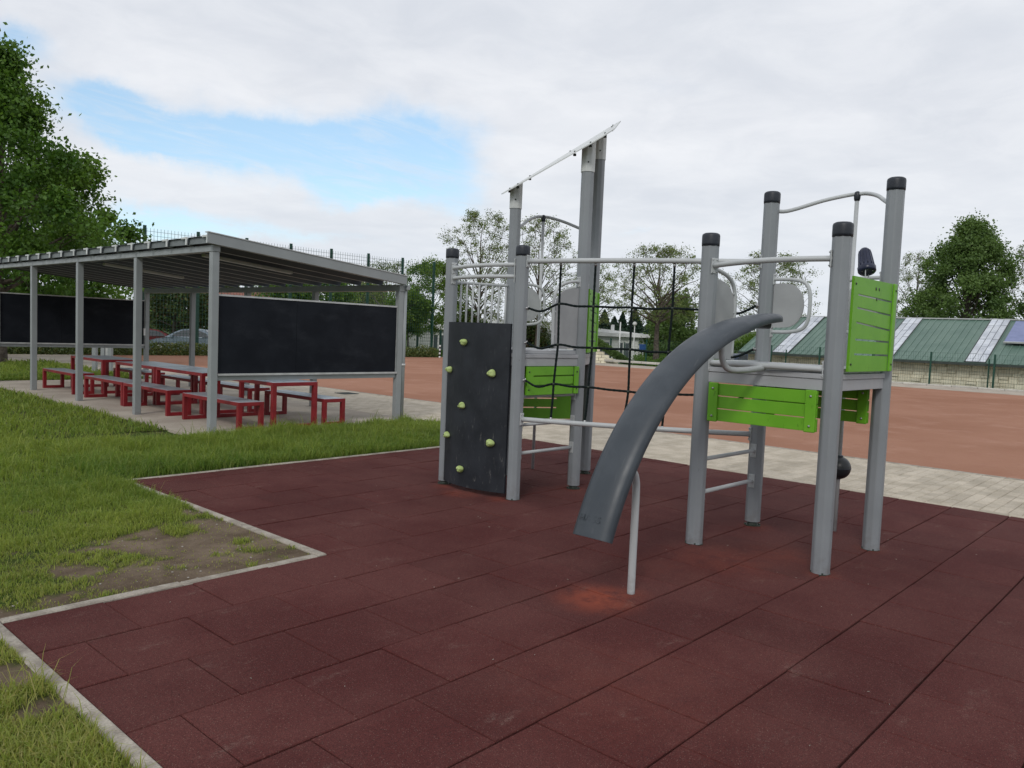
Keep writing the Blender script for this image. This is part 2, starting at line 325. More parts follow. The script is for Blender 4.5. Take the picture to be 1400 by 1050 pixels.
# ------------------------------------------------------------------ mesh helpers
class MB:
    def __init__(s): s.v, s.f, s.sm = [], [], []
    def add(s, vs, fs, smooth=False):
        o = len(s.v); s.v += [tuple(x) for x in vs]
        s.f += [tuple(i+o for i in q) for q in fs]; s.sm += [smooth]*len(fs); return s
    def box(s, lo, hi, bev=0.0):
        (x0, y0, z0), (x1, y1, z1) = lo, hi
        vs = [(x0, y0, z0), (x1, y0, z0), (x1, y1, z0), (x0, y1, z0), (x0, y0, z1), (x1, y0, z1), (x1, y1, z1), (x0, y1, z1)]
        return s.add(vs, [(0, 3, 2, 1), (4, 5, 6, 7), (0, 1, 5, 4), (1, 2, 6, 5), (2, 3, 7, 6), (3, 0, 4, 7)])
    def obox(s, c, ax, ay, az, sx, sy, sz):
        c, ax, ay, az = Vector(c), Vector(ax).normalized()*sx/2, Vector(ay).normalized()*sy/2, Vector(az).normalized()*sz/2
        vs = [c+i*ax+j*ay+k*az for k in (-1, 1) for i, j in ((-1, -1), (1, -1), (1, 1), (-1, 1))]
        return s.add(vs, [(0, 3, 2, 1), (4, 5, 6, 7), (0, 1, 5, 4), (1, 2, 6, 5), (2, 3, 7, 6), (3, 0, 4, 7)])
    def cbox(s, lo, hi, c=.004):
        """box with chamfered top edges (tiles, stones)"""
        (x0, y0, z0), (x1, y1, z1) = lo, hi
        vs = [(x0, y0, z0), (x1, y0, z0), (x1, y1, z0), (x0, y1, z0), (x0, y0, z1-c), (x1, y0, z1-c), (x1, y1, z1-c), (x0, y1, z1-c),
              (x0+c, y0+c, z1), (x1-c, y0+c, z1), (x1-c, y1-c, z1), (x0+c, y1-c, z1)]
        fs = [(8, 9, 10, 11)]
        for i in range(4):
            j = (i+1) % 4; fs += [(i, j, j+4, i+4), (i+4, j+4, j+8, i+8)]
        return s.add(vs, fs)
    def tube(s, pts, r, seg=10, cap=True, smooth=True):
        P = [Vector(p) for p in pts]; n = len(P)
        rs = [float(q) for q in r] if isinstance(r, (list, tuple)) else [float(r)]*n
        t0 = (P[1]-P[0]).normalized()
        a = t0.orthogonal().normalized(); vs = []
        for i in range(n):
            t = (P[min(i+1, n-1)]-P[max(i-1, 0)])
            if t.length < 1e-9: t = t0
            t.normalize(); a = (a - a.dot(t)*t)
            if a.length < 1e-6: a = t.orthogonal()
            a.normalize(); b = t.cross(a)
            vs += [P[i] + rs[i]*(math.cos(2*PI*k/seg)*a + math.sin(2*PI*k/seg)*b) for k in range(seg)]
        fs = [(i*seg+k, i*seg+(k+1) % seg, (i+1)*seg+(k+1) % seg, (i+1)*seg+k) for i in range(n-1) for k in range(seg)]
        o = len(s.v); s.add(vs, fs, smooth)
        if cap:
            s.f += [tuple(o+k for k in reversed(range(seg))), tuple(o+(n-1)*seg+k for k in range(seg))]; s.sm += [False]*2
        return s
    def lathe(s, prof, c=(0, 0, 0), seg=20, axis=None, smooth=True):
        q = Vector((0, 0, 1)).rotation_difference(Vector(axis or (0, 0, 1)).normalized()); c = Vector(c)
        vs = [c + q @ Vector((r*math.cos(2*PI*k/seg), r*math.sin(2*PI*k/seg), z)) for r, z in prof for k in range(seg)]
        n = len(prof)
        fs = [(i*seg+k, i*seg+(k+1) % seg, (i+1)*seg+(k+1) % seg, (i+1)*seg+k) for i in range(n-1) for k in range(seg)]
        o = len(s.v); s.add(vs, fs, smooth)
        s.f += [tuple(o+k for k in reversed(range(seg))), tuple(o+(n-1)*seg+k for k in range(seg))]; s.sm += [smooth]*2
        return s
    def prism(s, poly, d, smooth=False):
        """poly: 3-D points, extruded by vector d"""
        n = len(poly); d = Vector(d); vs = [Vector(p) for p in poly] + [Vector(p)+d for p in poly]
        fs = [tuple(reversed(range(n))), tuple(range(n, 2*n))] + [(i, (i+1) % n, (i+1) % n+n, i+n) for i in range(n)]
        o = len(s.v); s.add(vs, fs)
        return s
    def mesh(s, name, m):
        me = bpy.data.meshes.new(name); me.from_pydata(s.v, [], s.f)
        me.polygons.foreach_set('use_smooth', s.sm)
        me.materials.append(MATS[m]); me.update(); return me
    def build(s, name, m, parent=None, loc=None):
        return link(name, s.mesh(name, m), parent, loc)
def link(name, me, parent=None, loc=None, rz=None):
    o = bpy.data.objects.new(name, me); COL.objects.link(o)
    if parent is not None: o.parent = parent
    if loc is not None: o.location = loc
    if rz is not None: o.rotation_euler = (0, 0, rz)
    return o
def bevel(o, w_=.003, seg=2):
    b = o.modifiers.new('bevel', 'BEVEL'); b.width = w_; b.segments = seg; b.limit_method = 'ANGLE'; b.angle_limit = math.radians(40); return o
def tag(o, label=None, cat=None, group=None, kind=None):
    for k, v in (('label', label), ('category', cat), ('group', group), ('kind', kind)):
        if v: o[k] = v
    return o
def empty(name, loc=(0, 0, 0), rz=0, **k):
    o = bpy.data.objects.new(name, None); COL.objects.link(o); o.location = loc; o.rotation_euler = (0, 0, rz); o.empty_display_size = .2
    return tag(o, **k)
def copy_thing(root, loc=None, rz=None, label=None):
    r = root.copy(); COL.objects.link(r)
    if loc is not None: r.location = loc
    if rz is not None: r.rotation_euler = (0, 0, rz)
    if label: r['label'] = label
    for ch in root.children:
        c = ch.copy(); COL.objects.link(c); c.parent = r
        for g_ in ch.children:
            d = g_.copy(); COL.objects.link(d); d.parent = c
    return r
def spline(pts, n=8):
    """Catmull-Rom through points"""
    P = [np.array(p, float) for p in pts]; P = [2*P[0]-P[1]] + P + [2*P[-1]-P[-2]]; out = []
    for i in range(1, len(P)-2):
        for k in range(n):
            t = k/n; a, b, c, d = P[i-1], P[i], P[i+1], P[i+2]
            out.append(.5*((2*b) + (c-a)*t + (2*a-5*b+4*c-d)*t*t + (3*b-a-3*c+d)*t**3))
    out.append(P[-2]); return out
def arc3(a, b, bulge, n=14):
    """shallow bow from a to b, its middle pushed out by vector bulge"""
    a, b, bulge = np.array(a, float), np.array(b, float), np.array(bulge, float)
    return [a+(b-a)*t + bulge*4*t*(1-t) for t in np.linspace(0, 1, n+1)]
rng = np.random.default_rng(7); random.seed(7)

# ------------------------------------------------------------------ ground
UL, UB, UR = 1.19, 3.12, 8.85           # rubber surface: left edges and right edge
VA, VD = 4.476, 7.74
FU = 11.6                                # near edge of the clinker field
def grid_sheet(name, m, x0, x1, y0, y1, z, nx=1, ny=1):
    vs = [(x0+(x1-x0)*i/nx, y0+(y1-y0)*j/ny, z) for j in range(ny+1) for i in range(nx+1)]
    fs = [(j*(nx+1)+i, j*(nx+1)+i+1, (j+1)*(nx+1)+i+1, (j+1)*(nx+1)+i) for j in range(ny) for i in range(nx)]
    return tag(MB().add(vs, fs).build(name, m), kind='structure')
# terrain: flat here, falling gently beyond the field, rising to hills at the horizon
xs = np.concatenate([np.linspace(-1500, -60, 16), np.linspace(-50, 120, 60), np.linspace(140, 1800, 30)])
ys = np.concatenate([np.linspace(-1500, -40, 16), np.linspace(-30, 120, 55), np.linspace(140, 1800, 30)])
def terr(x, y):
    d = max(x-40, y-36, -x-60, -y-40, 0)
    z = -.12 - min(d, 40)*.012
    r = math.hypot(x, y)
    if r > 260: z += (r-260)*.009*(1+.5*math.sin(x*.004+1)+.35*math.sin(y*.006+2)+.2*math.sin((x+y)*.013))
    return z
vs = [(x, y, terr(x, y)) for y in ys for x in xs]; nx = len(xs)
fs = [(j*nx+i, j*nx+i+1, (j+1)*nx+i+1, (j+1)*nx+i) for j in range(len(ys)-1) for i in range(nx-1)]
tag(MB().add(vs, fs, True).build('ground', 'far_ground'), kind='structure')
# rubber base and its tiles
rb = MB()
rb.box((UL, -1.3, -.11), (UR, VA-.012, -.022)); rb.box((UB, VA-.012, -.11), (UR, VD, -.022))
rubber = tag(rb.build('rubber_surface', 'rubber_gap'), kind='structure')
tmesh = {}
tiles = []
def tile(x0, y0, x1, y1):
    g_ = .0019; gy = .0045
    sx, sy = round(x1-x0-2*g_, 4), round(y1-y0-2*gy, 4)
    if sx < .02 or sy < .02: return
    k = (sx, sy)
    if k not in tmesh: tmesh[k] = MB().cbox((0, 0, -.04), (sx, sy, 0), .004).mesh('rubber_tile', 'rubber')
    tiles.append((x0+g_, y0+gy, k))
row = 0
y1 = VA
rows = [(VA-.5*(i+1), VA-.5*i) for i in range(12)] + [(VA+.5*i, min(VA+.5*(i+1), VD)) for i in range(7)]
for i, (a, b) in enumerate(rows):
    k = i+1 if i < 12 else -(i-12)
    off = 1.673 if k % 2 else 1.906
    left = UL if b <= VA+.001 else UB
    if b < -1.2: continue
    cuts = [left] + [off+.5*j for j in range(-4, 20) if left+.03 < off+.5*j < UR-.03] + [UR]
    for c0, c1 in zip(cuts, cuts[1:]): tile(c0, a, c1, b)
tiles.sort(key=lambda t: math.hypot(t[0]+.25-2, t[1]+.25-1.5))
far_t = MB()
for n, (x, y, k) in enumerate(tiles):
    zz = random.uniform(-.002, .002)
    if n < 300:
        o = link('rubber_tile', tmesh[k], rubber, (x, y, zz)); o.rotation_euler = (random.uniform(-.005, .005), random.uniform(-.005, .005), 0)
    else: far_t.cbox((x, y, -.04), (x+k[0], y+k[1], zz))
if far_t.v: tag(far_t.build('rubber_tile_rest', 'rubber', rubber), kind='stuff')
# kerb edging: short concrete lengths
kerb = empty('kerb', kind='structure')
def kerb_line(p, q, w_, step=1.0, z=.008, sag=0.004):
    p, q = Vector(p), Vector(q); L = (q-p).length; d = (q-p)/L; n = max(1, round(L/step)); side = Vector((-d.y, d.x, 0))
    for i in range(n):
        a, b = i*L/n+.002, (i+1)*L/n-.002
        mb = MB(); c = p + d*(a+b)/2 + side*w_/2
        mb.cbox((-(b-a)/2, -w_/2, -.16), ((b-a)/2, w_/2, 0), .008)
        o = mb.build('kerb_stone', 'concrete_kerb', kerb, (c.x, c.y, z+random.uniform(-sag, sag))); o.rotation_euler = (0, 0, math.atan2(d.y, d.x)+random.uniform(-.003, .003))
KW = .065
kerb_line((UL, -1.3, 0), (UL, VA+KW, 0), KW)
kerb_line((UL, VA, 0), (UB-KW, VA, 0), KW)
kerb_line((UB, VA, 0), (UB, VD-.12, 0), KW)
kerb_line((UB-.02, VD, 0), (UR, VD, 0), KW*.8)
# pavement of small pavers between rubber and field
pave = MB(); pave.box((UR, -8, -.12), (FU, 34.2, -.012)); pave.box((-6, 28.6, -.12), (UR, 34.2, -.012))
pavement = tag(pave.build('pavement', 'paver_joint'), kind='structure')
PW, PL = .12, .24
pm = [MB().cbox((.002, .002, -.05), (PL-.002, PW-.002, 0), .005).mesh('paver', 'paver') for _ in range(1)][0]
psold = MB().cbox((.002, .002, -.05), (.098, .247, 0), .005).mesh('paver', 'paver')
cells = []; rest0 = []
xr = UR+.006
y = -1.0
while y < 22: cells.append((xr, y, 's')); cells.append((FU-.21, y, 's')); y += .25
j = 0; y = -1.0
while y < 22:
    x = xr+.10-(PL/2 if j % 2 else 0)+.001
    while x + .06 <= FU-.212:
        if x >= xr+.09 and x+PL <= FU-.205: cells.append((x, y, 'p'))
        else:
            a_, b_ = max(x, xr+.10), min(x+PL, FU-.212)
            rest0.append((a_, b_, y))
        x += PL
    y += PW; j += 1
cells.sort(key=lambda c: math.hypot(c[0]-8.9, c[1]-2.2))
rest = MB(); n = 0
for x, y, k in cells:
    z = random.uniform(-.002, .002)
    if y < 0.6: 
        rest.cbox((x+.002, y+.002, -.05), (x+(PL if k == 'p' else .1)-.002, y+(PW if k == 'p' else .25)-.002, z), .005); continue
    if n < 300:
        link('paver', pm if k == 'p' else psold, pavement, (x, y, z)); n += 1
    else: rest.cbox((x+.002, y+.002, -.05), (x+(PL if k == 'p' else .1)-.002, y+(PW if k == 'p' else .25)-.002, z), .005)
for a_, b_, y in rest0: rest.cbox((a_+.002, y+.002, -.05), (b_-.002, y+PW-.002, 0), .005)
tag(rest.build('paver_rest', 'paver', pavement), kind='stuff')
far_p = MB(); far_p.box((UR+.006, 22.0, -.05), (FU-.11, 34.1, 0)); far_p.box((-6, 28.7, -.05), (UR, 34.1, 0)); far_p.build('paved_strip', 'slab_concrete', pavement)
# edging stones between pavers and field
edge = empty('field_edging', kind='structure')
em = MB().cbox((.003, 0, -.12), (.997, .09, .0), .008).mesh('edging_stone', 'concrete_kerb')
for i in range(36):
    o = link('edging_stone', em, edge, (FU, -2+i, .002), PI/2)
grid_sheet('sports_field', 'clinker', FU, 35.2, -12, 34.05, -.006, 24, 46)
# pale border round the far side of the field
bd = MB(); bd.box((35.2, -12, -.1), (38.5, 34.05, .004)); bd.box((FU, 34.05, -.1), (38.5, 34.25, .004))
tag(bd.build('field_border', 'slab_concrete'), kind='structure')
fk = empty('far_kerb', kind='structure')
km = MB().cbox((.01, 0, -.12), (.98, .24, .0), .02).mesh('far_kerb_stone', 'kerb_stone')
for i in range(44):
    y = -6+i
    z = .07 if y < 17 else .24
    link('far_kerb_stone', km, fk, (38.75, y, z+random.uniform(-.008, .008)), PI/2)
# shelter floor
fl = MB(); fl.box((4.95, 10.12, -.14), (UR+.002, 20.45, .018)); tag(fl.build('concrete_floor', 'slab_concrete'), kind='structure')

# ------------------------------------------------------------------ lawn, soil and grass
def in_lawn(x, y):
    a = (x < UL-KW) | ((x < UB-KW) & (y > VA+KW)) | ((x < UR-.005) & (y > VD+.06))
    b = ~((x > 4.93) & (y > 10.08) & (y < 20.5)) & ~(y > 28.65) & (x < UR-.002)
    return a & b
DIRT = [(2.93, 4.65, .32), (3.0, 5.0, .26), (2.95, 5.4, .22), (2.98, 5.8, .15), (3.02, 6.2, .1), (2.45, 4.6, .16), (2.15, 4.62, .18), (2.3, 5.0, .22), (2.6, 5.15, .28), (1.9, 4.75, .16),
        (1.5, 4.62, .12), (1.25, 4.6, .14), (2.05, 5.62, .14), (2.35, 5.5, .22), (2.75, 4.75, .25), (2.0, 6.9, .06), (1.04, 3.83, .14), (1.06, 3.44, .09), (.98, 4.2, .16), (2.65, 5.45, .2),
        (5.0, 7.88, .12), (4.6, 7.86, .09), (1.75, 5.15, .1), (2.5, 5.8, .1), (.9, 4.6, .2)]
def vnoise(x, y, s, seed=0):
    """value noise"""
    r = np.random.default_rng(100+seed); T = r.random((256, 256))
    X, Y = x*s, y*s; xi, yi = np.floor(X).astype(int), np.floor(Y).astype(int); fx, fy = X-xi, Y-yi
    fx, fy = fx*fx*(3-2*fx), fy*fy*(3-2*fy)
    g_ = lambda a, b: T[a % 256, b % 256]
    return (g_(xi, yi)*(1-fx)+g_(xi+1, yi)*fx)*(1-fy) + (g_(xi, yi+1)*(1-fx)+g_(xi+1, yi+1)*fx)*fy
def fbm(x, y, s, seed=0):
    return (vnoise(x, y, s, seed)*.5+vnoise(x, y, s*2.1, seed+1)*.28+vnoise(x, y, s*4.3, seed+2)*.22)
def bare(x, y):
    b = np.zeros_like(x)
    for dx, dy, r in DIRT: b = np.maximum(b, 1.25-np.hypot(x-dx, y-dy)/(r*1.5))
    b = b + (fbm(x, y, 4.5, 5)-.5)*2.2 + (fbm(x, y, 15, 9)-.5)*1.1
    thin = np.clip(1-np.abs(x-1.8)/2.0, 0, 1)*np.clip(1-np.abs(y-5.0)/1.8, 0, 1)
    b = b + thin*.38
    return np.clip((b-.48)*2.2, 0, 1)
def lawn_z(x, y):
    z = -.005 + (fbm(x, y, .9, 20)-.5)*.05 + (fbm(x, y, 4, 23)-.5)*.022
    z = z + np.clip((x-3)*.0, 0, .0)
    for c in (np.abs(x-(UL-KW)), np.abs(y-(VD+.06)), np.abs(y-(VA+KW)), np.abs(x-(UB-KW))):
        z = np.where(c < .12, z*(c/.12)-.004*(1-c/.12), z)
    return z
def lawn_mesh(x0, x1, y0, y1, st):
    X, Y = np.meshgrid(np.arange(x0, x1, st), np.arange(y0, y1, st)); return X, Y
lx = np.unique(np.concatenate([np.arange(-5, 9.0, .06), [UL-KW, UB-KW, 4.93, UR-.006]]))
ly = np.unique(np.concatenate([np.arange(1.0, 11, .06), [VA+KW, VD+.045, 10.08]]))
lx2, ly2 = np.arange(-12, 9.01, .25), np.arange(11, 28.7, .25)
def lawn_build(lx, ly, mb_v, mb_f, bl):
    X, Y = np.meshgrid(lx, ly); Z = lawn_z(X, Y); B = bare(X, Y); o = sum(len(a) for a in mb_v)
    mb_v.append(np.stack([X.ravel(), Y.ravel(), Z.ravel()], 1)); bl.append(B.ravel())
    n = len(lx); CX, CY = (X[:-1, :-1]+X[1:, 1:])/2, (Y[:-1, :-1]+Y[1:, 1:])/2
    ok = in_lawn(CX, CY); jj, ii = np.nonzero(ok); a = jj*n+ii
    mb_f.append(np.stack([a, a+1, a+n+1, a+n], 1)+o)
V_, F_, B_ = [], [], []
lawn_build(lx, ly, V_, F_, B_); lawn_build(lx2, ly2, V_, F_, B_)
V_, F_, B_ = np.concatenate(V_), np.concatenate(F_), np.concatenate(B_)
def np_mesh(name, V, Fq, m, smooth=True):
    me = bpy.data.meshes.new(name); k = Fq.shape[1]
    me.vertices.add(len(V)); me.vertices.foreach_set('co', V.astype(np.float32).ravel())
    me.loops.add(Fq.size); me.loops.foreach_set('vertex_index', Fq.astype(np.int32).ravel())
    me.polygons.add(len(Fq)); me.polygons.foreach_set('loop_start', np.arange(0, Fq.size, k, dtype=np.int32))
    me.polygons.foreach_set('loop_total', np.full(len(Fq), k, dtype=np.int32))
    me.polygons.foreach_set('use_smooth', np.full(len(Fq), smooth))
    me.materials.append(MATS[m]); me.update(calc_edges=True); me.validate(); return me
lm_ = np_mesh('lawn', V_, F_, 'soil')
at0 = lm_.attributes.new('bare', 'FLOAT', 'POINT'); at0.data.foreach_set('value', B_.astype(np.float32))
tag(link('lawn', lm_), kind='structure')

def blades(px, py, pz, h, wd, lean, tint, dry, seed):
    r = np.random.default_rng(seed); n = len(px)
    a = r.random(n)*2*PI; la = r.random(n)*2*PI
    dx, dy = np.cos(a)*wd/2, np.sin(a)*wd/2
    lx_, ly_ = np.cos(la)*lean*h, np.sin(la)*lean*h
    V = np.zeros((n, 5, 3))
    V[:, 0] = np.stack([px-dx, py-dy, pz], 1); V[:, 1] = np.stack([px+dx, py+dy, pz], 1)
    mz = pz+h*.6; V[:, 2] = np.stack([px+dx*.75+lx_*.35, py+dy*.75+ly_*.35, mz], 1)
    V[:, 3] = np.stack([px-dx*.75+lx_*.35, py-dy*.75+ly_*.35, mz], 1)
    V[:, 4] = np.stack([px+lx_, py+ly_, pz+h*np.clip(1-lean*.35, .4, 1)], 1)
    b = np.arange(n)[:, None]*5
    T = np.concatenate([b+np.array([[0, 1, 2]]), b+np.array([[0, 2, 3]]), b+np.array([[3, 2, 4]])], 0)
    return V.reshape(-1, 3), T, np.repeat(np.stack([tint, dry, tint*0, tint*0+1], 1), 5, 0)
def scatter(n, x0, x1, y0, y1, seed):
    r = np.random.default_rng(seed); x = x0+(x1-x0)*r.random(n); y = y0+(y1-y0)*r.random(n)
    k = in_lawn(x, y); return x[k], y[k], r
zones = [(90000, -1.2, 1.13, 1.9, 4.6, 1, .0045), (190000, -2.5, 3.06, 4.5, 8, 2, .005), (70000, -4.5, 3.2, 8, 11.5, 3, .008), (80000, 3.0, 8.86, 7.76, 10.2, 4, .007),
         (45000, -5, 5.0, 11, 17, 5, .014), (24000, -6, 5.0, 17, 21, 6, .02), (36000, -4, 8.85, 20.4, 28.7, 7, .03), (14000, 5.4, 8.8, 20.4, 22.6, 17, .025)]
GV, GT, GC = [], [], []; off = 0
for n, x0, x1, y0, y1, sd_, bw in zones:
    x, y, r = scatter(n, x0, x1, y0, y1, sd_)
    dist = np.hypot(x, y); ang = np.arctan2(y, x)
    vis = (ang > YAW-.12) & (ang < YAW+PI/2+.1)
    B = bare(x, y)
    cl_ = fbm(x, y, 3.2, 40); hs = fbm(x, y, .8, 44)
    keep = (r.random(len(x)) > B*.93) & vis & (r.random(len(x)) < .35+.9*np.clip((cl_-.2)*1.8, 0, 1))
    x, y, B, cl_, hs = x[keep], y[keep], B[keep], cl_[keep], hs[keep]
    nn = len(x)
    h = .028+.075*np.clip((cl_-.3)*2.4, 0, 1)*r.random(nn)+.034*r.random(nn)
    # tall along the far kerb, behind the long edge and round the shelter; short and worn in the corner
    tall = np.clip((y-5.2)/3, 0, 1)
    h = h*(.55+.85*tall*(.6+.8*hs))
    kk = (np.abs(x-(UL-KW)) < .35) & (y < 3.9); h = np.where(kk, h*1.5, h)
    ek = (y > VD) & (y < VD+2.4) & (x > 2.8); h = np.where(ek, h*1.25+.015, h)
    h = h*(1-.55*B)
    h = np.where(r.random(nn) < .03, h*1.8, h)
    yel = np.clip(1-(y-4.0)/2.6, 0, 1)
    tint = np.clip(-.12+.75*fbm(x, y, 1.3, 50)+.55*r.random(nn)**1.3-.12+.25*cl_+.22*yel-.25*np.where(ek, np.clip(1-(y-VD)/1.3, 0, 1), 0), 0, 1)
    dry = np.clip((r.random(nn)**3)*.9*(.35+yel*.65)+B*.25+.30*yel*r.random(nn), 0, 1)
    # clump the blades
    cx, cy = np.round(x/.035)*.035, np.round(y/.035)*.035; x, y = x*.75+cx*.25, y*.75+cy*.25
    V, T, Cc = blades(x, y, lawn_z(x, y)-.004, h, bw*(.6+.8*r.random(nn)), .25+.9*r.random(nn)**1.5, tint, dry, sd_+60)
    GV.append(V); GT.append(T+off); GC.append(Cc); off += len(V)
# stray tall stems at the near kerb
r = np.random.default_rng(5)
x = np.concatenate([1.13-.12*r.random(26), .95-.3*r.random(10), 2.2+1.2*r.random(6), 4.6+3.5*r.random(30)]); y = np.concatenate([3.35+.35*r.random(26), 3.3+.8*r.random(10), 7+.8*r.random(6), VD+.1+.6*r.random(30)])
V, T, Cc = blades(x, y, x*0-.004, .11+.10*r.random(len(x)), np.full(len(x), .0035), .5+.8*r.random(len(x)), .6+.4*r.random(len(x)), .3+.7*r.random(len(x)), 99)
GV.append(V); GT.append(T+off); GC.append(Cc); off += len(V)
gm = np_mesh('grass', np.concatenate(GV), np.concatenate(GT), 'grass_blade', False)
ca = gm.attributes.new('tint', 'FLOAT_COLOR', 'POINT'); ca.data.foreach_set('color', np.concatenate(GC).astype(np.float32).ravel())
tag(link('grass', gm), 'short green grass with long tufts growing over the lawn', 'grass', kind='stuff')
# loose pale grit on the bare soil
r = np.random.default_rng(12); gv = MB()
for i in range(90):
    dx, dy, rr = DIRT[r.integers(0, 16)]; x, y = dx+r.normal()*rr, dy+r.normal()*rr
    if not in_lawn(np.array([x]), np.array([y]))[0]: continue
    s = .003+.006*r.random(); gv.lathe([(s*.5, -s*.3), (s, 0), (s*.6, s*.5)], (x, y, float(lawn_z(np.array([x]), np.array([y]))[0])+s*.3), 5, smooth=False)
tag(gv.build('gravel', 'pebble'), 'small pale stones scattered on the bare soil patch', 'gravel', kind='stuff')
# litter on the rubber
lt = MB()
for i in range(60):
    x, y = 1.6+6*r.random(), .8+5.5*r.random()
    if x < UB and y > VA-.1: continue
    a = r.random()*PI; s = .004+.010*r.random()
    lt.obox((x, y, .0025), (math.cos(a), math.sin(a), 0), (-math.sin(a), math.cos(a), 0), (0, 0, 1), s, .0022, .002)
tag(lt.build('litter', 'pebble'), 'dry grass stalks and specks scattered on the rubber tiles', 'litter', kind='stuff')

# ------------------------------------------------------------------ play structure
play = empty('climbing_frame', (0, 0, 0), label='grey and lime green climbing frame with rope net, climbing wall and curved slide', cat='climbing frame')
PR = .064
def post_profile(r=PR):
    pts = []
    for k in range(8):
        for da in (-17.5, 17.5):
            a = math.radians(45*k+22.5*0+da); pts.append((r*math.cos(a), r*math.sin(a)))
    return pts
def post(x, y, h, cap=True, foot=False):
    pr = post_profile(); mb = MB(); z0 = .035 if foot else -.03
    vs = [(a, b, z) for z in (z0, h-(.09 if cap else 0)) for a, b in pr]; n = len(pr)
    mb.add(vs, [(i, (i+1) % n, (i+1) % n+n, i+n) for i in range(n)], False)
    mb.add([(a, b, z0) for a, b in pr], [tuple(reversed(range(n)))]); mb.add([(a, b, h-(.09 if cap else 0)) for a, b in pr], [tuple(range(n))])
    o = mb.build('post', 'post_grey', play, (x, y, 0)); o.data.set_sharp_from_angle(angle=math.radians(20))
    ft = MB(); ft.lathe([(.045, -.05), (.045, .05)], (0, 0, 0), 12)
    ft.lathe([(.069, -.02), (.069, .002)], (0, 0, 0), 16, smooth=False)
    for k in range(4): ft.lathe([(.009, 0), (.009, .014)], (.058*math.cos(k*PI/2+.6), .058*math.sin(k*PI/2+.6), 0), 6)
    ft.build('foot', 'bolt_dark', o)
    if cap:
        c = MB(); c.lathe([(.0665, 0), (.0675, .02), (.0675, .075), (.064, .088), (.05, .097), (.02, .1)], (0, 0, h-.1), 20)
        c.build('post_cap', 'cap_black', o)
    return o
P1, P2, P3, P4, P5 = (5.51, 5.88), (5.51, 4.93), (6.41, 4.91), (7.24, 5.39), (6.41, 5.87)
Q1, Q2, Q3, Q4 = (5.455, 2.98), (5.45, 2.0), (6.42, 1.98), (6.42, 2.96)
post(*P1, 2.39, foot=True); post(*P2, 2.38)
tall = [(post(*P3, 3.30, cap=False, foot=True), 3.30), (post(*P4, 3.63, cap=False, foot=True), 3.63), (post(*P5, 3.01, cap=False), 3.01)]
post(*Q1, 2.38); post(*Q2, 2.40); post(*Q3, 2.86); post(*Q4, 2.84, foot=True)

def bracket(parent, p, n, s=1.0):
    """screwed plate where a tube meets a post; n points out of the post"""
    n = Vector(n).normalized(); p = Vector(p); t = Vector((-n.y, n.x, 0)); mb = MB()
    mb.obox(p, t, (0, 0, 1), n, .052*s, .115*s, .008)
    for i, j in ((-1, -1), (1, -1), (1, 1), (-1, 1)):
        mb.lathe([(.0065, 0), (.0065, .004), (.003, .007)], p+t*i*.017*s+Vector((0, 0, j*.045*s))+n*.004, 8, n)
    bevel(mb.build('bracket', 'rail_grey', parent), .004)
def toward(p, q, d=PR):
    v = Vector((q[0]-p[0], q[1]-p[1], 0)).normalized(); return Vector((p[0], p[1], 0))+v*d, v
def rail(p, q, z0, z1, bulge=(0, 0, 0), r=.019, name='rail', br=True, m='rail_grey', d=PR, seg=12):
    a, n1 = toward(p, q, d-.012); b, n2 = toward(q, p, d-.012)
    bl = Vector(bulge)
    if bl.length > .05:   # leave the post sideways, the way the bowed tubes do
        n1 = (n1+bl.normalized()*min(1, bl.length*6)*.7).normalized(); n2 = (n2+bl.normalized()*min(1, bl.length*6)*.7).normalized()
        a = Vector((p[0], p[1], 0))+n1*(d-.01); b = Vector((q[0], q[1], 0))+n2*(d-.01)
    pts = arc3((a.x, a.y, z0), (b.x, b.y, z1), bulge, 20 if bl.length else 2)
    o = MB().tube(pts, r, seg).build(name, m, play)
    if br:
        bracket(o, (a.x+n1.x*.012, a.y+n1.y*.012, z0), n1); bracket(o, (b.x+n2.x*.012, b.y+n2.y*.012, z1), n2)
    return o
def mid(p, q, t=.5): return (p[0]+(q[0]-p[0])*t, p[1]+(q[1]-p[1])*t)

# decks: plate and edge beams
def deck(poly, z=1.41):
    d = MB().prism([(x, y, z-.035) for x, y in poly], (0, 0, .035)).build('deck', 'deck_grey', play); bevel(d, .004)
    n = len(poly)
    for i in range(n):
        p, q = poly[i], poly[(i+1) % n]
        c = Vector((*mid(p, q), z-.105)); dv = Vector((q[0]-p[0], q[1]-p[1], 0)); L = dv.length-.10; dv.normalize(); nv = Vector((-dv.y, dv.x, 0))
        mb = MB(); mb.obox(c-nv*0+Vector((0, 0, -.008)), dv, nv, (0, 0, 1), L, .05, .078); mb.obox(c+Vector((0, 0, .05)), dv, nv, (0, 0, 1), L, .066, .036)
        bevel(mb.build('deck_beam', 'deck_grey', d), .003)
deck([Q1, Q2, Q3, Q4]); deck([P1, P2, P3, P5]); deck([P3, P4, (6.43, 5.85)])

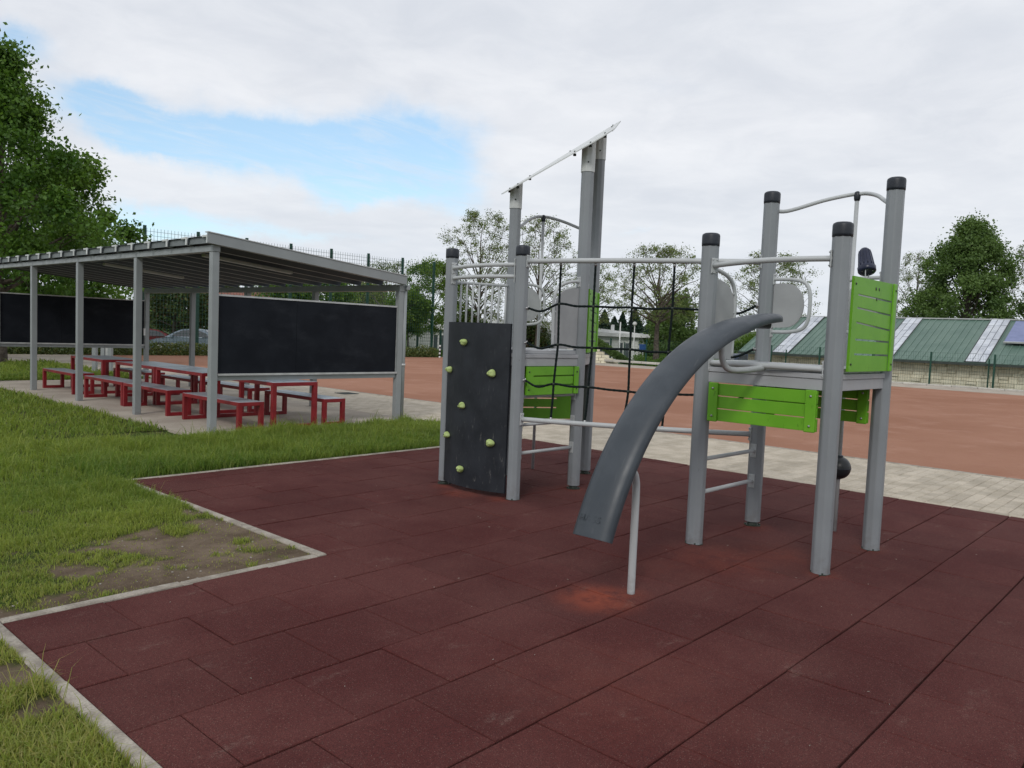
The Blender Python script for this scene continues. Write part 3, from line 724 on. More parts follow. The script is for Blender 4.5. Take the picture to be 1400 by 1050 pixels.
# slatted green panels -------------------------------------------------
def slat_panel(p, q, z0, z1, out, nsl=3, battens=(True, True), ends=.075, name='green_panel', gap=.007, holes=False, off=0.0):
    """three boards with a batten screwed over each end; out = outward normal"""
    pv, qv = Vector((*p, 0)), Vector((*q, 0)); d = (qv-pv).normalized(); n = Vector((*out, 0)).normalized()
    a = pv+d*ends+n*off; b = qv-d*ends+n*off; L = (b-a).length; h = (z1-z0)/nsl; root = None
    base = empty(name); base.parent = play
    for i in range(nsl):
        c = (a+b)/2+Vector((0, 0, z0+h*(i+.5)))
        mb = MB(); mb.obox(c, d, n, (0, 0, 1), L-.004*i, .018, h-gap)
        bevel(mb.build('slat', 'board_green', base), .0025)
    for e, s, on in ((a, 1, battens[0]), (b, -1, battens[1])):
        if not on: continue
        c = e+d*s*.045+n*.0175+Vector((0, 0, (z0+z1)/2))
        mb = MB(); mb.obox(c, d, n, (0, 0, 1), .078, .0165, z1-z0+.006); bt = bevel(mb.build('batten', 'board_green', base), .006, 3)
        for k in (-1, 1): MB().lathe([(.009, 0), (.009, .004), (.004, .008)], c+n*.0085+Vector((0, 0, k*(z1-z0)*.36)), 10, n).build('bolt', 'bolt_steel', base)
    return base
slat_panel(Q1, Q2, .968, 1.255, (-1, 0), off=.035)                       # under the deck, slide side
slat_panel(Q4, Q3, .975, 1.25, (-1, 0), off=.03)                         # far side, seen from inside
def slot_board(p, q, z0, z1, out, slots, name, off=.0, ends=(.07, .03), inset=.10, z0b=None, dots=(), batten='q', m='board_green'):
    """one board with saw slots that run in from its batten side"""
    pv, qv = Vector((*p, 0)), Vector((*q, 0)); d = (qv-pv).normalized(); n = Vector((*out, 0)).normalized()
    a = pv+d*ends[0]+n*off; L = (qv-pv).length-ends[0]-ends[1]; base = empty(name); base.parent = play
    z0b = z0 if z0b is None else z0b
    P = lambda s, z: a+d*s+Vector((0, 0, z))-n*.009
    mb = MB()
    # solid strip at the far side of the slots, then a band between each pair of slots
    mb.prism([P(0, z0), P(inset, z0+(z0b-z0)*inset/L), P(inset, z1), P(0, z1)], n*.018)
    bot = lambda s: z0+(z0b-z0)*s/L
    lo = [(bot(inset), bot(L-.085))]+[(s0+.0065, s1+.0065) for s0, s1 in slots]; hi = [(s0-.0065, s1-.0065) for s0, s1 in slots]+[(z1, z1)]
    for (a0, a1), (b0, b1) in zip(lo, hi):
        mb.prism([P(inset, a0), P(L-.083, a1), P(L-.083, b1), P(inset, b0)], n*.018)
    mb.build('board', m, base)
    c = P(L-.042, (bot(L)+z1)/2)+n*.024
    mb = MB(); mb.obox(c, d, n, (0, 0, 1), .068, .016, z1-bot(L)+.004); bevel(mb.build('batten', m, base), .006, 3)
    for s in (.03, L-.042):
        for z in (z1-.05, bot(s)+.05): MB().lathe([(.008, 0), (.008, .004), (.003, .007)], P(s, z)+n*(.018 if s < .1 else .032), 9, n).build('bolt', 'bolt_dark', base)
    if dots:
        for s, z, r in dots: MB().lathe([(r, 0), (r, .0025)], P(s*L, z)+n*.0175, 12, n).build('peep_hole', 'bolt_dark', base)
    return base
slot_board(Q2, Q3, 1.395, 2.045, (0, -1), [(1.515, 1.512), (1.617, 1.612), (1.735, 1.700), (1.835, 1.812), (1.925, 1.912)], 'side_panel', off=.062, ends=(.075, .06), inset=.085,
           dots=((.50, 1.985, .012), (.575, 1.985, .012), (.53, 1.912, .012)))
slot_board(P3, P4, 1.395, 2.045, (.5, -.866), [(1.515, 1.512), (1.617, 1.612), (1.735, 1.700), (1.835, 1.812), (1.925, 1.912)], 'side_panel', off=.062, ends=(.075, .06), inset=.085,
           dots=((.5, 1.985, .012), (.6, 1.985, .012)))
slot_board(P2, P3, .985, 1.255, (0, -1), [(1.075, 1.078), (1.165, 1.168)], 'green_panel', off=.045, ends=(.07, .065), inset=.09)
slot_board(P1, P5, .62, 1.25, (0, 1), [(.985, .985), (1.115, 1.115)], 'green_panel', off=.03, ends=(.07, .065), inset=.30)
slot_board(P4, P5, .62, 1.25, (.5, .866), [(.745, .745), (.85, .85)], 'green_panel', off=.03, ends=(.07, .065), inset=.30, dots=((.45, 1.05, .02),))

# climbing wall -------------------------------------------------------
def wall_x(y, t=0):     # bowed surface between the posts
    s = (y-P2[1])/(P1[1]-P2[1]); return 5.47-.115*4*s*(1-s)-t
cw = MB(); N = 18
ys_ = np.linspace(P2[1]+.055, P1[1]-.055, N+1)
vs = [(wall_x(y)+dx, y, z) for dx in (0, .02) for z in (.05, 1.65) for y in ys_]
m_ = N+1; fs = []
for i in range(N):
    fs += [(i+1, i, m_+i, m_+i+1), (2*m_+i, 2*m_+i+1, 3*m_+i+1, 3*m_+i), (m_+i+1, m_+i, 3*m_+i, 3*m_+i+1), (i, i+1, 2*m_+i+1, 2*m_+i)]
fs += [(0, 2*m_, 3*m_, m_), (N, m_+N, 3*m_+N, 2*m_+N)]
cwo = cw.add(vs, fs, True).build('climbing_wall', 'climb_dark', play); cwo.data.set_sharp_from_angle(angle=math.radians(30))
for hy, hz_, w_, s_ in [(5.50, 1.455, .062, 0), (5.745, 1.175, .062, 1), (5.145, 1.175, .07, 2), (5.495, .84, .062, 3), (5.745, .52, .06, 4), (5.13, .515, .07, 5), (5.485, .22, .062, 6)]:
    rr = np.random.default_rng(s_+3); n = Vector((-1, (hy-5.4)*.5, 0)).normalized()
    h = MB(); prof = [(w_*.62, 0), (w_*.66, .012), (w_*.60, .030), (w_*.42, .046), (w_*.15, .052)]
    h.lathe(prof, (0, 0, 0), 14, n)
    h.v = [tuple(Vector(v)*(1+.10*math.sin(3*math.atan2(v[2], v[1])+s_))) for v in h.v]
    h.v = [(v[0], v[1]*1.08, v[2]*(.92 if v[2] > 0 else .8)) for v in h.v]
    ho = h.build('climbing_hold', 'hold_green', cwo, (wall_x(hy), hy, hz_)); ho.modifiers.new('s', 'SUBSURF').render_levels = 1
    MB().lathe([(.009, 0), (.009, .004)], n*.046+Vector((0, .006, .004)), 10, n).build('bolt', 'bolt_dark', cwo, (wall_x(hy), hy, hz_))
rail(P1, P2, 2.185, 2.20, (-.11, 0, 0), name='bowed_rail'); rail(P1, P2, 2.085, 2.09, (-.11, 0, 0), name='bowed_rail')
# balustrade on the far left side
bal = rail(P1, P5, 2.055, 2.075, (0, .05, 0), r=.016, name='balustrade', br=False)
for i in range(9):
    t = (i+.75)/9.6; x = P1[0]+(P5[0]-P1[0])*t; y = P1[1]+(P5[1]-P1[1])*t+.05*4*t*(1-t)
    MB().tube([(x, y, 1.47), (x, y, 2.06)], .011, 8).build('bar', 'rail_grey', bal)
MB().tube(arc3((P1[0]+.05, P1[1], 1.47), (P5[0]-.05, P5[1], 1.47), (0, .05, 0)), .014, 8).build('bottom_bar', 'rail_grey', bal)

# ladder rungs --------------------------------------------------------
for z in (.43, .70, .97): rail(P2, P3, z, z, r=.0165, name='rung')
for z in (.39, .65): rail(Q1, Q4, z, z, r=.0165, name='rung')
rail(Q1, Q4, 1.405, 1.405, r=.017, name='rung', br=False)
rail(Q1, Q2, 2.13, 2.155, (-.13, 0, 0), r=.02, name='bowed_rail')
rail(Q1, Q2, 1.405, 1.405, (-.05, 0, .0), r=.021, name='edge_rail')

# half panels with looped grab tubes ----------------------------------
def grab_panel(p, dirv, z0=1.42, z1=2.10, w_=.45):
    """panel with a rounded outer top corner that stands on the deck beside the ladder"""
    d = Vector((*dirv, 0)).normalized(); n = Vector((-d.y, d.x, 0)); p = Vector((*p, 0)); a = p+d*PR
    base = empty('grab_panel'); base.parent = play
    W = w_-.10; H = z1-.05
    poly = [(0.0, z0+.01), (W, z0+.01), (W, H-.20), (W-.015, H-.13), (W-.06, H-.07), (W-.14, H-.03), (W-.24, H-.008), (0, H)]
    mb = MB().prism([a+d*s+Vector((0, 0, z))-n*.008 for s, z in poly], n*.016); mb.build('sheet', 'panel_grey', base)
    pts = [(0, z1+.015), (.10, z1+.01), (.24, z1-.02), (.34, z1-.075), (.385, z1-.17), (.39, z1-.3), (.385, z0+.2), (.38, z0+.03)]
    MB().tube([tuple(v) for v in spline([a+d*(s-.01)+Vector((0, 0, z)) for s, z in pts], 6)], .016, 10).build('grab_tube', 'rail_grey', base)
    bracket(base, a+Vector((0, 0, z1+.012)), d, .9)
    mb = MB()
    for z in (z1-.15, z1-.3, z0+.15): mb.obox(a+d*.365+Vector((0, 0, z)), d, n, (0, 0, 1), .04, .02, .014)
    mb.build('spacer', 'rail_grey', base)
def d_panel(p, dirv, z0=1.665, z1=2.105, w_=.37):
    """rounded panel inside a D-shaped grab tube, beside the pole opening"""
    d = Vector((*dirv, 0)).normalized(); n = Vector((-d.y, d.x, 0)); a = Vector((*p, 0))+d*PR
    base = empty('grab_handle'); base.parent = play
    pts = [(-.01, z1), (.06, z1), (.17, z1-.005), (w_-.11, z1-.03), (w_-.065, z1-.10), (w_-.055, (z0+z1)/2), (w_-.065, z0+.10), (w_-.11, z0+.03), (.15, z0+.003), (-.01, z0)]
    MB().tube([tuple(v) for v in spline([a+d*s+Vector((0, 0, z)) for s, z in pts], 6)], .0155, 10).build('grab_tube', 'rail_grey', base)
    ang = [math.radians(t) for t in range(-90, 91, 15)]; zc, rz_, rx_ = (z0+z1)/2, (z1-z0)/2-.036, w_-.105
    poly = [(.005, zc-rz_)]+[(rx_*.30+rx_*.70*math.cos(t)**.75 if abs(math.cos(t)) > 1e-6 else rx_*.3, zc+rz_*math.sin(t)) for t in ang]+[(.005, zc+rz_)]
    MB().prism([a+d*s+Vector((0, 0, z))-n*.008 for s, z in poly], n*.016).build('sheet', 'panel_grey', base)
    for z in (z0, z1): bracket(base, a+Vector((0, 0, z)), d, .8)
grab_panel(Q1, (1, 0)); grab_panel(P3, (-1, 0), z1=2.09)
d_panel(Q4, (0, -1)); d_panel(Q3, (0, 1))
d45 = (P4[0]-P5[0], P4[1]-P5[1]); d_panel(P5, d45); d_panel(P4, (-d45[0], -d45[1]))

# poles with waved arches ---------------------------------------------
def pole(base, z, p, q, pz, qz, dip):
    o = MB().tube([(base[0], base[1], -.03), (base[0], base[1], z)], .017, 12).build('sliding_pole', 'rail_grey', play)
    P_, Q_, B_ = np.array([*p, pz]), np.array([*q, qz]), np.array([base[0], base[1], z+.01])
    c = (P_+Q_)/2; out = B_-c; out[2] = 0
    pts = [P_, P_+(B_-P_)*.18+out*.02-[0, 0, dip], P_+(B_-P_)*.55+out*.16+[0, 0, .01], B_-(Q_-P_)*.08+[0, 0, -.002], B_, B_+(Q_-P_)*.08+[0, 0, -.002], Q_+(B_-Q_)*.55+out*.16+[0, 0, .01], Q_+(B_-Q_)*.18+out*.02-[0, 0, dip], Q_]
    MB().tube(spline(pts, 6), .0165, 10).build('arch_tube', 'rail_grey', o)
    MB().lathe([(.02, -.045), (.025, -.03), (.027, 0), (.022, .025), (.01, .033)], (base[0], base[1], z), 14).build('pole_cap', 'cap_black', o)
    return o
pole((6.93, 5.91), 2.885, P5, P4, 2.74, 2.76, .035)
pb = pole((6.78, 2.39), 2.815, Q4, Q3, 2.69, 2.70, .035)
MB().lathe([(.02, -.098)]+[(.097*math.cos(t), .097*math.sin(t)) for t in np.linspace(-1.35, 1.35, 17)]+[(.02, .098)], (6.78, 2.39, .545), 24).build('ball', 'ball_black', pb)
mb = MB(); mb.lathe([(.0985, -.005), (.0985, .005)], (6.78, 2.39, .545), 24); mb.lathe([(.03, .09), (.03, .105)], (6.78, 2.39, .545), 14); mb.build('ball_seam', 'cap_black', pb)

# climbing net between the towers -------------------------------------
net = empty('climbing_net'); net.parent = play
nb_dir = np.array([-(P2[1]-Q4[1]), -(Q4[0]-P2[0]), 0]); nb_dir = nb_dir/np.linalg.norm(nb_dir)*.085
top = rail(P2, Q4, 2.23, 2.25, tuple(nb_dir), r=.023, name='net_rail', seg=14); low = rail(P2, Q4, .765, .785, tuple(nb_dir), r=.023, name='net_rail', seg=14)
TS = [.175, .325, .485, .645, .81]
def netp(t, z):
    b = nb_dir*4*t*(1-t); return np.array([P2[0]+(Q4[0]-P2[0])*t+b[0], P2[1]+(Q4[1]-P2[1])*t+b[1], z])
ZL = [[1.845, 1.835, 1.835, 1.83, 1.835], [1.475, 1.465, 1.46, 1.455, 1.465], [1.115, 1.105, 1.09, 1.09, 1.10]]
bow = [.02, .015, .0]
def rope(pts, r=.0105):
    """laid rope: a tube with a slight spiral swell"""
    P_ = spline(pts, 10); rs = [r*(1+.10*math.sin(i*2.4)) for i in range(len(P_))]
    return MB().tube(P_, rs, 8).build('rope', 'rope_black', net)
jit = [[(rng.normal()*.008, rng.normal()*.008) for _ in TS] for _ in range(3)]
nodes = [[netp(t+jit[k][i][0]*.6, ZL[k][i]+jit[k][i][1]*.5) for i, t in enumerate(TS)] for k in range(3)]
for k in range(3):
    zl, zr = (1.80, 1.48, 1.13)[k], (1.88, 1.51, 1.13)[k]
    A = netp(.035, zl); B = netp(.965, zr); n = nodes[k]
    pts = [A, A+(n[0]-A)*.45+[0, 0, -.045], n[0]]
    for i in range(1, len(TS)): pts += [(n[i-1]+n[i])/2+[0, 0, -.003-.006*(i % 2)], n[i]]
    pts += [n[-1]+(B-n[-1])*.55+[0, 0, -.05], B]
    rope(pts)
    for c, s in ((A, -1), (B, 1)):
        mb = MB(); mb.tube([c+np.array([0, 0, 0])-s*nb_dir*0, c+s*np.array([.02, -.045, .002])], .012, 8); mb.lathe([(.016, -.012), (.019, 0), (.016, .012)], c+s*np.array([.012, -.03, .001]), 10, (0.4, -.9, 0)); mb.lathe([(.006, -.02), (.006, .02)], c, 8)
        mb.build('shackle', 'bolt_steel', net)
for i, t in enumerate(TS):
    rope([netp(t, 2.235), (netp(t, 2.235)+nodes[0][i])/2+[0, 0, 0], nodes[0][i], (nodes[0][i]+nodes[1][i])/2, nodes[1][i], (nodes[1][i]+nodes[2][i])/2, nodes[2][i], (nodes[2][i]+netp(t-.012, .80))/2, netp(t-.015, .80)])
    mb = MB(); mb.lathe([(.013, 0), (.013, .03)], netp(t, 2.19), 10); mb.lathe([(.011, 0), (.014, .02), (.008, .035)], netp(t-.015, .775), 10); mb.build('thimble', 'bolt_steel', net)
    for k in range(3):
        MB().lathe([(.006, -.013), (.0135, -.007), (.0145, 0), (.0135, .007), (.006, .013)], nodes[k][i], 10, tuple(nb_dir)).build('knot', 'bolt_dark', net)

# roof plate on three tall posts --------------------------------------
def roof_z(x, y): return 3.155+.60*(x-6.41)+.333*(5.87-y)
rp = [(6.335, 6.02), (6.24, 5.90), (6.20, 4.74), (6.27, 4.62), (6.40, 4.60), (7.50, 5.31), (7.54, 5.40), (7.48, 5.48), (6.46, 6.03)]
roof = MB().prism([(x, y, roof_z(x, y)+.004) for x, y in rp], (0, 0, .012)).build('roof_plate', 'sleeve_white', play)
mb = MB()
for x, y in ((6.30, 5.0), (6.30, 5.75), (6.36, 5.92), (6.52, 4.80), (7.1, 5.14), (7.38, 5.33), (7.0, 5.62), (6.6, 5.85), (6.29, 4.8)):
    mb.lathe([(.016, -.026), (.016, -.004)], (x, y, roof_z(x, y)), 8); mb.lathe([(.010, .014), (.008, .024)], (x, y, roof_z(x, y)), 8)
mb.build('roof_bolt', 'bolt_dark', roof)
for (x, y), h in ((P3, 3.30), (P4, 3.63), (P5, 3.01)):
    mb = MB(); pr = post_profile(PR+.006); n = len(pr)
    vs = [(x+a, y+b, h-.10) for a, b in pr]+[(x+a, y+b, roof_z(x+a, y+b)) for a, b in pr]
    mb.add(vs, [(i, (i+1) % n, (i+1) % n+n, i+n) for i in range(n)]+[tuple(reversed(range(n))), tuple(range(n, 2*n))])
    o = mb.build('post_sleeve', 'sleeve_white', play)
    MB().lathe([(.008, 0), (.008, .006)], (x-.055, y-.045, h+.02-.03), 8, (-.7, -.7, 0)).build('bolt', 'bolt_dark', o)

# curved banister slide -----------------------------------------------
BZ = np.array([[3.645, .408], [3.944, 1.281], [4.681, 1.859], [5.86, 1.752]])
def bz(t): return ((1-t)**3)[:, None]*BZ[0]+(3*t*(1-t)**2)[:, None]*BZ[1]+(3*t*t*(1-t))[:, None]*BZ[2]+(t**3)[:, None]*BZ[3]
tt = np.linspace(0, .915, 49); cu = bz(tt); dv = np.gradient(cu, axis=0); dv /= np.linalg.norm(dv, axis=1)[:, None]
nrm = np.stack([-dv[:, 1], dv[:, 0]], 1)        # outward / upward normal in (x, z)
sec = [(-.985, -.052), (-1.0, -.034), (-.97, -.016), (-.86, .000), (-.62, .014), (-.32, .022), (0, .025), (.32, .022), (.62, .014), (.86, .000), (.97, -.016), (1.0, -.034), (.985, -.052), (.92, -.056), (.84, -.034), (0, -.004), (-.84, -.034), (-.92, -.056)]
vs = []
for i, t in enumerate(tt):
    t = t/.915; w_ = .133
    if t > .76: w_ = .141-.084*((t-.76)/.24)**1.3
    tip = 1.0
    if t > .965: tip = math.sqrt(max(0, 1-((t-.965)/.035)**2))*.55+.45
    w_ *= tip
    y0 = 2.518-.106*(cu[i, 0]-5)
    for s, n in sec:
        nn = n*(1-.25*max(0, (t-.7)/.3))
        vs.append((cu[i, 0]+nrm[i, 0]*nn*tip, y0+s*w_, cu[i, 1]+nrm[i, 1]*nn*tip))
ns = len(sec); fs = [(i*ns+k, i*ns+(k+1) % ns, (i+1)*ns+(k+1) % ns, (i+1)*ns+k) for i in range(len(tt)-1) for k in range(ns)]
fs = [tuple(reversed(f)) for f in fs]+[tuple(range(ns)), tuple(reversed([(len(tt)-1)*ns+k for k in range(ns)]))]
slide = MB().add(vs, fs, True).build('banister_slide', 'slide_dark', play); slide.data.set_sharp_from_angle(angle=math.radians(42))
mb = MB()      # grip block under the head
i0 = 43; mb.obox((cu[i0, 0], 2.518-.106*(cu[i0, 0]-5), cu[i0, 1]-.045), (1, 0, -.05), (0, 1, 0), (0, 0, 1), .30, .10, .05); bevel(mb.build('slide_grip', 'slide_under', slide), .015, 3)
# support tubes
sy = 2.60
MB().tube(spline([(4.05, 2.62, -.03), (4.05, 2.62, .3), (4.05, 2.62, .62), (4.035, 2.62, .72), (4.0, 2.62, .765), (3.955, 2.62, .785), (3.915, 2.62, .79)], 6), .0235, 14).build('slide_support', 'rail_grey', slide)
MB().tube(spline([(4.86, 2.53, 1.665), (4.855, 2.53, 1.60), (4.865, 2.53, 1.48), (4.90, 2.525, 1.41), (4.97, 2.515, 1.378), (5.15, 2.50, 1.375), (5.40, 2.48, 1.39)], 8), .021, 14).build('slide_support', 'rail_grey', slide)
# raised maker's letters near the foot of the slide
cu_t = bpy.data.curves.new('lettering', 'FONT'); cu_t.body = 'HAGS'; cu_t.size = .055; cu_t.extrude = .0008; cu_t.bevel_depth = .0004; cu_t.align_x = 'CENTER'; cu_t.align_y = 'CENTER'; cu_t.space_character = 1.1
to = bpy.data.objects.new('tmp', cu_t); COL.objects.link(to)
me = bpy.data.meshes.new_from_object(to); bpy.data.objects.remove(to); me.materials.clear(); me.materials.append(MATS['slide_dark'])
i1 = 2; tz = Vector((nrm[i1, 0], 0, nrm[i1, 1])); ty = Vector((dv[i1, 0], 0, dv[i1, 1])); tx = ty.cross(tz)
lo_ = link('lettering', me, slide)
lo_.matrix_local = Matrix(((tx.x, ty.x, tz.x, cu[i1, 0]+tz.x*.0235), (tx.y, ty.y, tz.y, 2.518-.106*(cu[i1, 0]-5)+.015), (tx.z, ty.z, tz.z, cu[i1, 1]+tz.z*.0235), (0, 0, 0, 1)))
# spyglass on the panel
sp = empty('spyglass'); sp.parent = play
ax = Vector((.35, .28, .90)).normalized(); c0 = Vector((5.93, 1.985, 2.105))
MB().lathe([(.030, .0), (.054, -.002), (.062, .008), (.063, .038), (.054, .046), (.051, .075), (.043, .15), (.036, .178), (.024, .194), (.006, .198)], c0, 22, ax).build('barrel', 'spyglass_blue', sp)
mb = MB()
for k in range(12):
    a = 2*PI*k/12; q = Vector((0, 0, 1)).rotation_difference(ax)
    mb.tube([c0+q @ Vector((r_*math.cos(a), r_*math.sin(a), z_)) for r_, z_ in ((.0535, .047), (.0505, .078), (.043, .15), (.036, .177))], .004, 6)
mb.build('grip_rib', 'spyglass_blue', sp)
mb = MB()
for k in range(6):
    a = 2*PI*k/6+.4; mb.lathe([(.0035, -.003), (.0035, 0)], c0+q @ Vector((.04*math.cos(a), .04*math.sin(a), -.002)), 8, ax)
mb.build('bolt', 'bolt_steel', sp)
MB().tube([tuple(c0+Vector((-.04, 0, .03))), tuple(c0+Vector((-.03, 0, -.05))), tuple(c0+Vector((-.03, -.02, -.10)))], .004, 6).build('wire_bracket', 'rail_grey', sp)
MB().tube([tuple(c0+Vector((.04, 0, .03))), tuple(c0+Vector((.03, 0, -.05))), tuple(c0+Vector((.03, -.02, -.10)))], .004, 6).build('wire_bracket', 'rail_grey', sp)

# ------------------------------------------------------------------ shelter
sh = empty('open_shelter', label='open grey metal shelter with sloping ribbed roof and black boards over red tables', cat='shelter')
YS = [10.41+2.48*i for i in range(5)]; XF, XB = 5.30, 8.58
def zr(x): return 2.60-.0905*(x-5.25)         # underside of the roof sheet
for y in YS:
    mb = MB(); mb.box((XF-.05, y-.05, 0), (XF+.05, y+.05, 2.505)); bevel(mb.build('post', 'shelter_grey', sh), .006)
    mb = MB(); mb.box((XB-.05, y-.05, 0), (XB+.05, y+.05, zr(XB)-.115)); bevel(mb.build('post', 'shelter_grey', sh), .006)
mb = MB(); mb.box((XF-.055, YS[0]-.06, 2.507), (XF+.055, YS[-1]+.06, zr(XF)-.004)); bevel(mb.build('roof_beam', 'shelter_grey', sh), .004)
mb = MB(); mb.box((XB-.055, YS[0]-.06, zr(XB)-.113), (XB+.055, YS[-1]+.06, zr(XB)-.008)); bevel(mb.build('roof_beam', 'shelter_grey', sh), .004)
# trapezoid sheet: wide raised pans between narrow ribs, running down the slope
pitch = .615; X0, X1 = 5.16, 8.62; HT = .095
y = YS[0]-.09; yend = YS[-1]+.12; k = 0
while y < yend-.1:
    prof = [(y, 0), (y+.035, 0), (y+.075, HT), (y+pitch-.04, HT), (y+pitch, 0)]
    vs = []
    for x in (X0, X1):
        for (yy, zz) in prof: vs.append((x, yy, zr(x)+zz))
        for (yy, zz) in prof: vs.append((x, yy, zr(x)+zz+.004))
    n = 5; fs = []
    for i in range(n-1):
        fs += [(i+1, i, 2*n+i, 2*n+i+1), (n+i, n+i+1, 3*n+i+1, 3*n+i), (i, i+1, n+i+1, n+i), (2*n+i+1, 2*n+i, 3*n+i, 3*n+i+1)]
    MB().add(vs, fs).build('roof_panel', 'roof_sheet', sh)
    mb = MB(); mb.prism([(X0+.03, y+.037, zr(X0)+.004), (X0+.03, y+.077, zr(X0)+HT-.004), (X0+.03, y+pitch-.042, zr(X0)+HT-.004), (X0+.03, y+pitch-.004, zr(X0)+.004)], (.004, 0, 0)); mb.build('rib_closure', 'closure_grey', sh)
    mb = MB(); mb.prism([(X0+.01, y+.002, zr(X0+.01)-.004), (X1-.02, y+.002, zr(X1-.02)-.004), (X1-.02, y+.033, zr(X1-.02)-.004), (X0+.01, y+.033, zr(X0+.01)-.004)], (0, 0, .003)); mb.build('rib_bounce_strip', 'alu', sh)  # added paler strip under each rib, painting in the bounced light it catches
    mb = MB(); mb.box((X0-.012, y-.012, zr(X0)+.0), (X0+.0, y+.030, zr(X0)+HT+.015)); mb.box((X0-.010, y+.032, zr(X0)+HT-.012), (X0+.04, y+.16, zr(X0)+HT+.012)); mb.build('rib_cap', 'sleeve_white', sh)
    y += pitch; k += 1
# flashing along the near edge, gutter, drainpipe
ye = YS[0]-.10
def zf(x): return zr(x)+.14
MB().prism([(X0-.02, ye, zf(X0)-.14), (X1, ye, zf(X1)-.14), (X1, ye, zf(X1)), (X0-.02, ye, zf(X0))], (0, -.03, 0)).build('flashing', 'shelter_grey', sh)
MB().prism([(X0-.02, ye+.06, zf(X0)+.001), (X1, ye+.06, zf(X1)+.001), (X1, ye-.04, zf(X1)+.001), (X0-.02, ye-.04, zf(X0)+.001)], (0, 0, .012)).build('flashing', 'alu', sh)
mb = MB(); mb.box((XB+.06, YS[0]-.12, zr(X1)-.085), (XB+.125, YS[-1]+.12, zr(X1)-.005)); bevel(mb.build('gutter', 'shelter_grey', sh), .01)
dp = MB().tube([(XB+.093, YS[0]-.02, zr(X1)-.06), (XB+.093, YS[0]-.02, 1.2), (XB+.093, YS[0]-.02, .02)], .038, 14).build('drainpipe', 'shelter_grey', sh)
mb = MB(); mb.lathe([(.045, -.02), (.045, .02)], (XB+.093, YS[0]-.02, .95), 14); mb.build('pipe_collar', 'alu', dp)
# boards at both ends, each of two black sheets in a metal frame with a chalk ledge
def board(y, s, z0=.80, z1=1.93, split=.395):
    base = empty('chalk_board'); base.parent = sh
    xa, xb = XF+.055, XB-.055; xm = xa+(xb-xa)*split
    for a, b in ((xa+.012, xm-.002), (xm+.002, xb-.012)):
        mb = MB(); mb.box((a, y-.012, z0+.03), (b, y+.012, z1-.02)); mb.build('board_sheet', 'board_black', base)
    mb = MB(); mb.box((xa, y-.02, z1-.02), (xb, y+.02, z1+.005)); mb.build('top_trim', 'alu', base)
    mb = MB(); mb.box((xa, y-.05, z0+.005), (xb, y+.02, z0+.022)); mb.box((xa, y-.053, z0+.005), (xb, y-.048, z0+.035)); mb.build('chalk_ledge', 'alu', base)
    mb = MB(); mb.box((xa, y-.02, z0-.065), (xb, y+.02, z0+.003)); bevel(mb.build('bottom_rail', 'shelter_grey', base), .004)
    mb = MB()
    for a, b in ((xa, xa+.01), (xb-.01, xb)): mb.box((a, y-.018, z0+.03), (b, y+.018, z1-.02))
    mb.build('side_trim', 'alu', base)
board(YS[0], -1); board(YS[-1], -1, z0=.86, z1=2.0)
for x0_, y_ in ((5.65, 11.45), (5.75, 15.5)):
    mb = MB(); mb.prism([(x0_, y_-.05, zr(x0_)-.055), (x0_+1.5, y_-.05, zr(x0_+1.5)-.055), (x0_+1.5, y_-.05, zr(x0_+1.5)-.005), (x0_, y_-.05, zr(x0_)-.005)], (0, .10, 0)); bevel(mb.build('ceiling_lamp', 'lamp_grey', sh), .01)
# switch box on a back post
mb = MB(); mb.box((XB-.085, YS[4]-.06, 1.12), (XB-.05, YS[4]+.02, 1.30)); mb.build('switch_box', 'white_paint', sh)

# tables and benches: grey tops in red steel, legs closed in a loop on the floor
def furniture(name, lab, cat, grp, w_, L, h, s=.062):
    t = empty(name, label=lab, cat=cat, group=grp)
    top = MB(); top.cbox((.006, .006, h-.012), (w_-.006, L-.006, h), .003); top.build('top', 'table_grey', t)
    fr = MB(); fr.box((0, 0, h-.058), (w_, .04, h-.003)); fr.box((0, L-.04, h-.055), (w_, L, h-.003)); fr.box((0, .04, h-.055), (.04, L-.04, h-.003)); fr.box((w_-.04, .04, h-.055), (w_, L-.04, h-.003))
    fr.box((.04, .04, h-.03), (w_-.04, L-.04, h-.014)); bevel(fr.build('frame', 'red_paint', t), .003, 1)
    for y in (.0, L-s):
        lm = MB(); lm.box((0, y, 0), (s, y+s, h-.056)); lm.box((w_-s, y, 0), (w_, y+s, h-.056)); lm.box((s, y, 0.0), (w_-s, y+s, .055)); bevel(lm.build('leg_loop', 'red_paint', t), .003, 1)
    return t
FZ = .018
BW, BL, BH = .40, 1.72, .415
TW, TL, TH = .76, 1.74, .685
G1, G2 = 'red framed benches under the shelter', 'red framed tables under the shelter'
b0 = furniture('bench', '', 'bench', G1, BW, BL, BH); t0 = furniture('picnic_table', '', 'table', G2, TW, TL, TH, .066)
rows_ = [10.28, 12.46, 14.24, 16.62]
bl_front = ['red framed bench beside the corner post, in front of the black board end', 'red framed bench on the grass side next to the long table, nearer half', 'red framed bench on the grass side next to the long table, farther half',
            'red framed bench by itself at the far grass side of the shelter']
bl_back = ['red framed bench sticking out past the near black board on the field side', 'field side bench behind the nearer table of the long pair', 'field side bench behind the farther table of the long pair', 'field side bench behind the table at the far end of the shelter']
tl_ = ['red framed table half hidden beneath the near black board', 'nearer of the two red tables pushed end to end', 'farther of the two red tables pushed end to end', 'separate red table at the far end of the shelter']
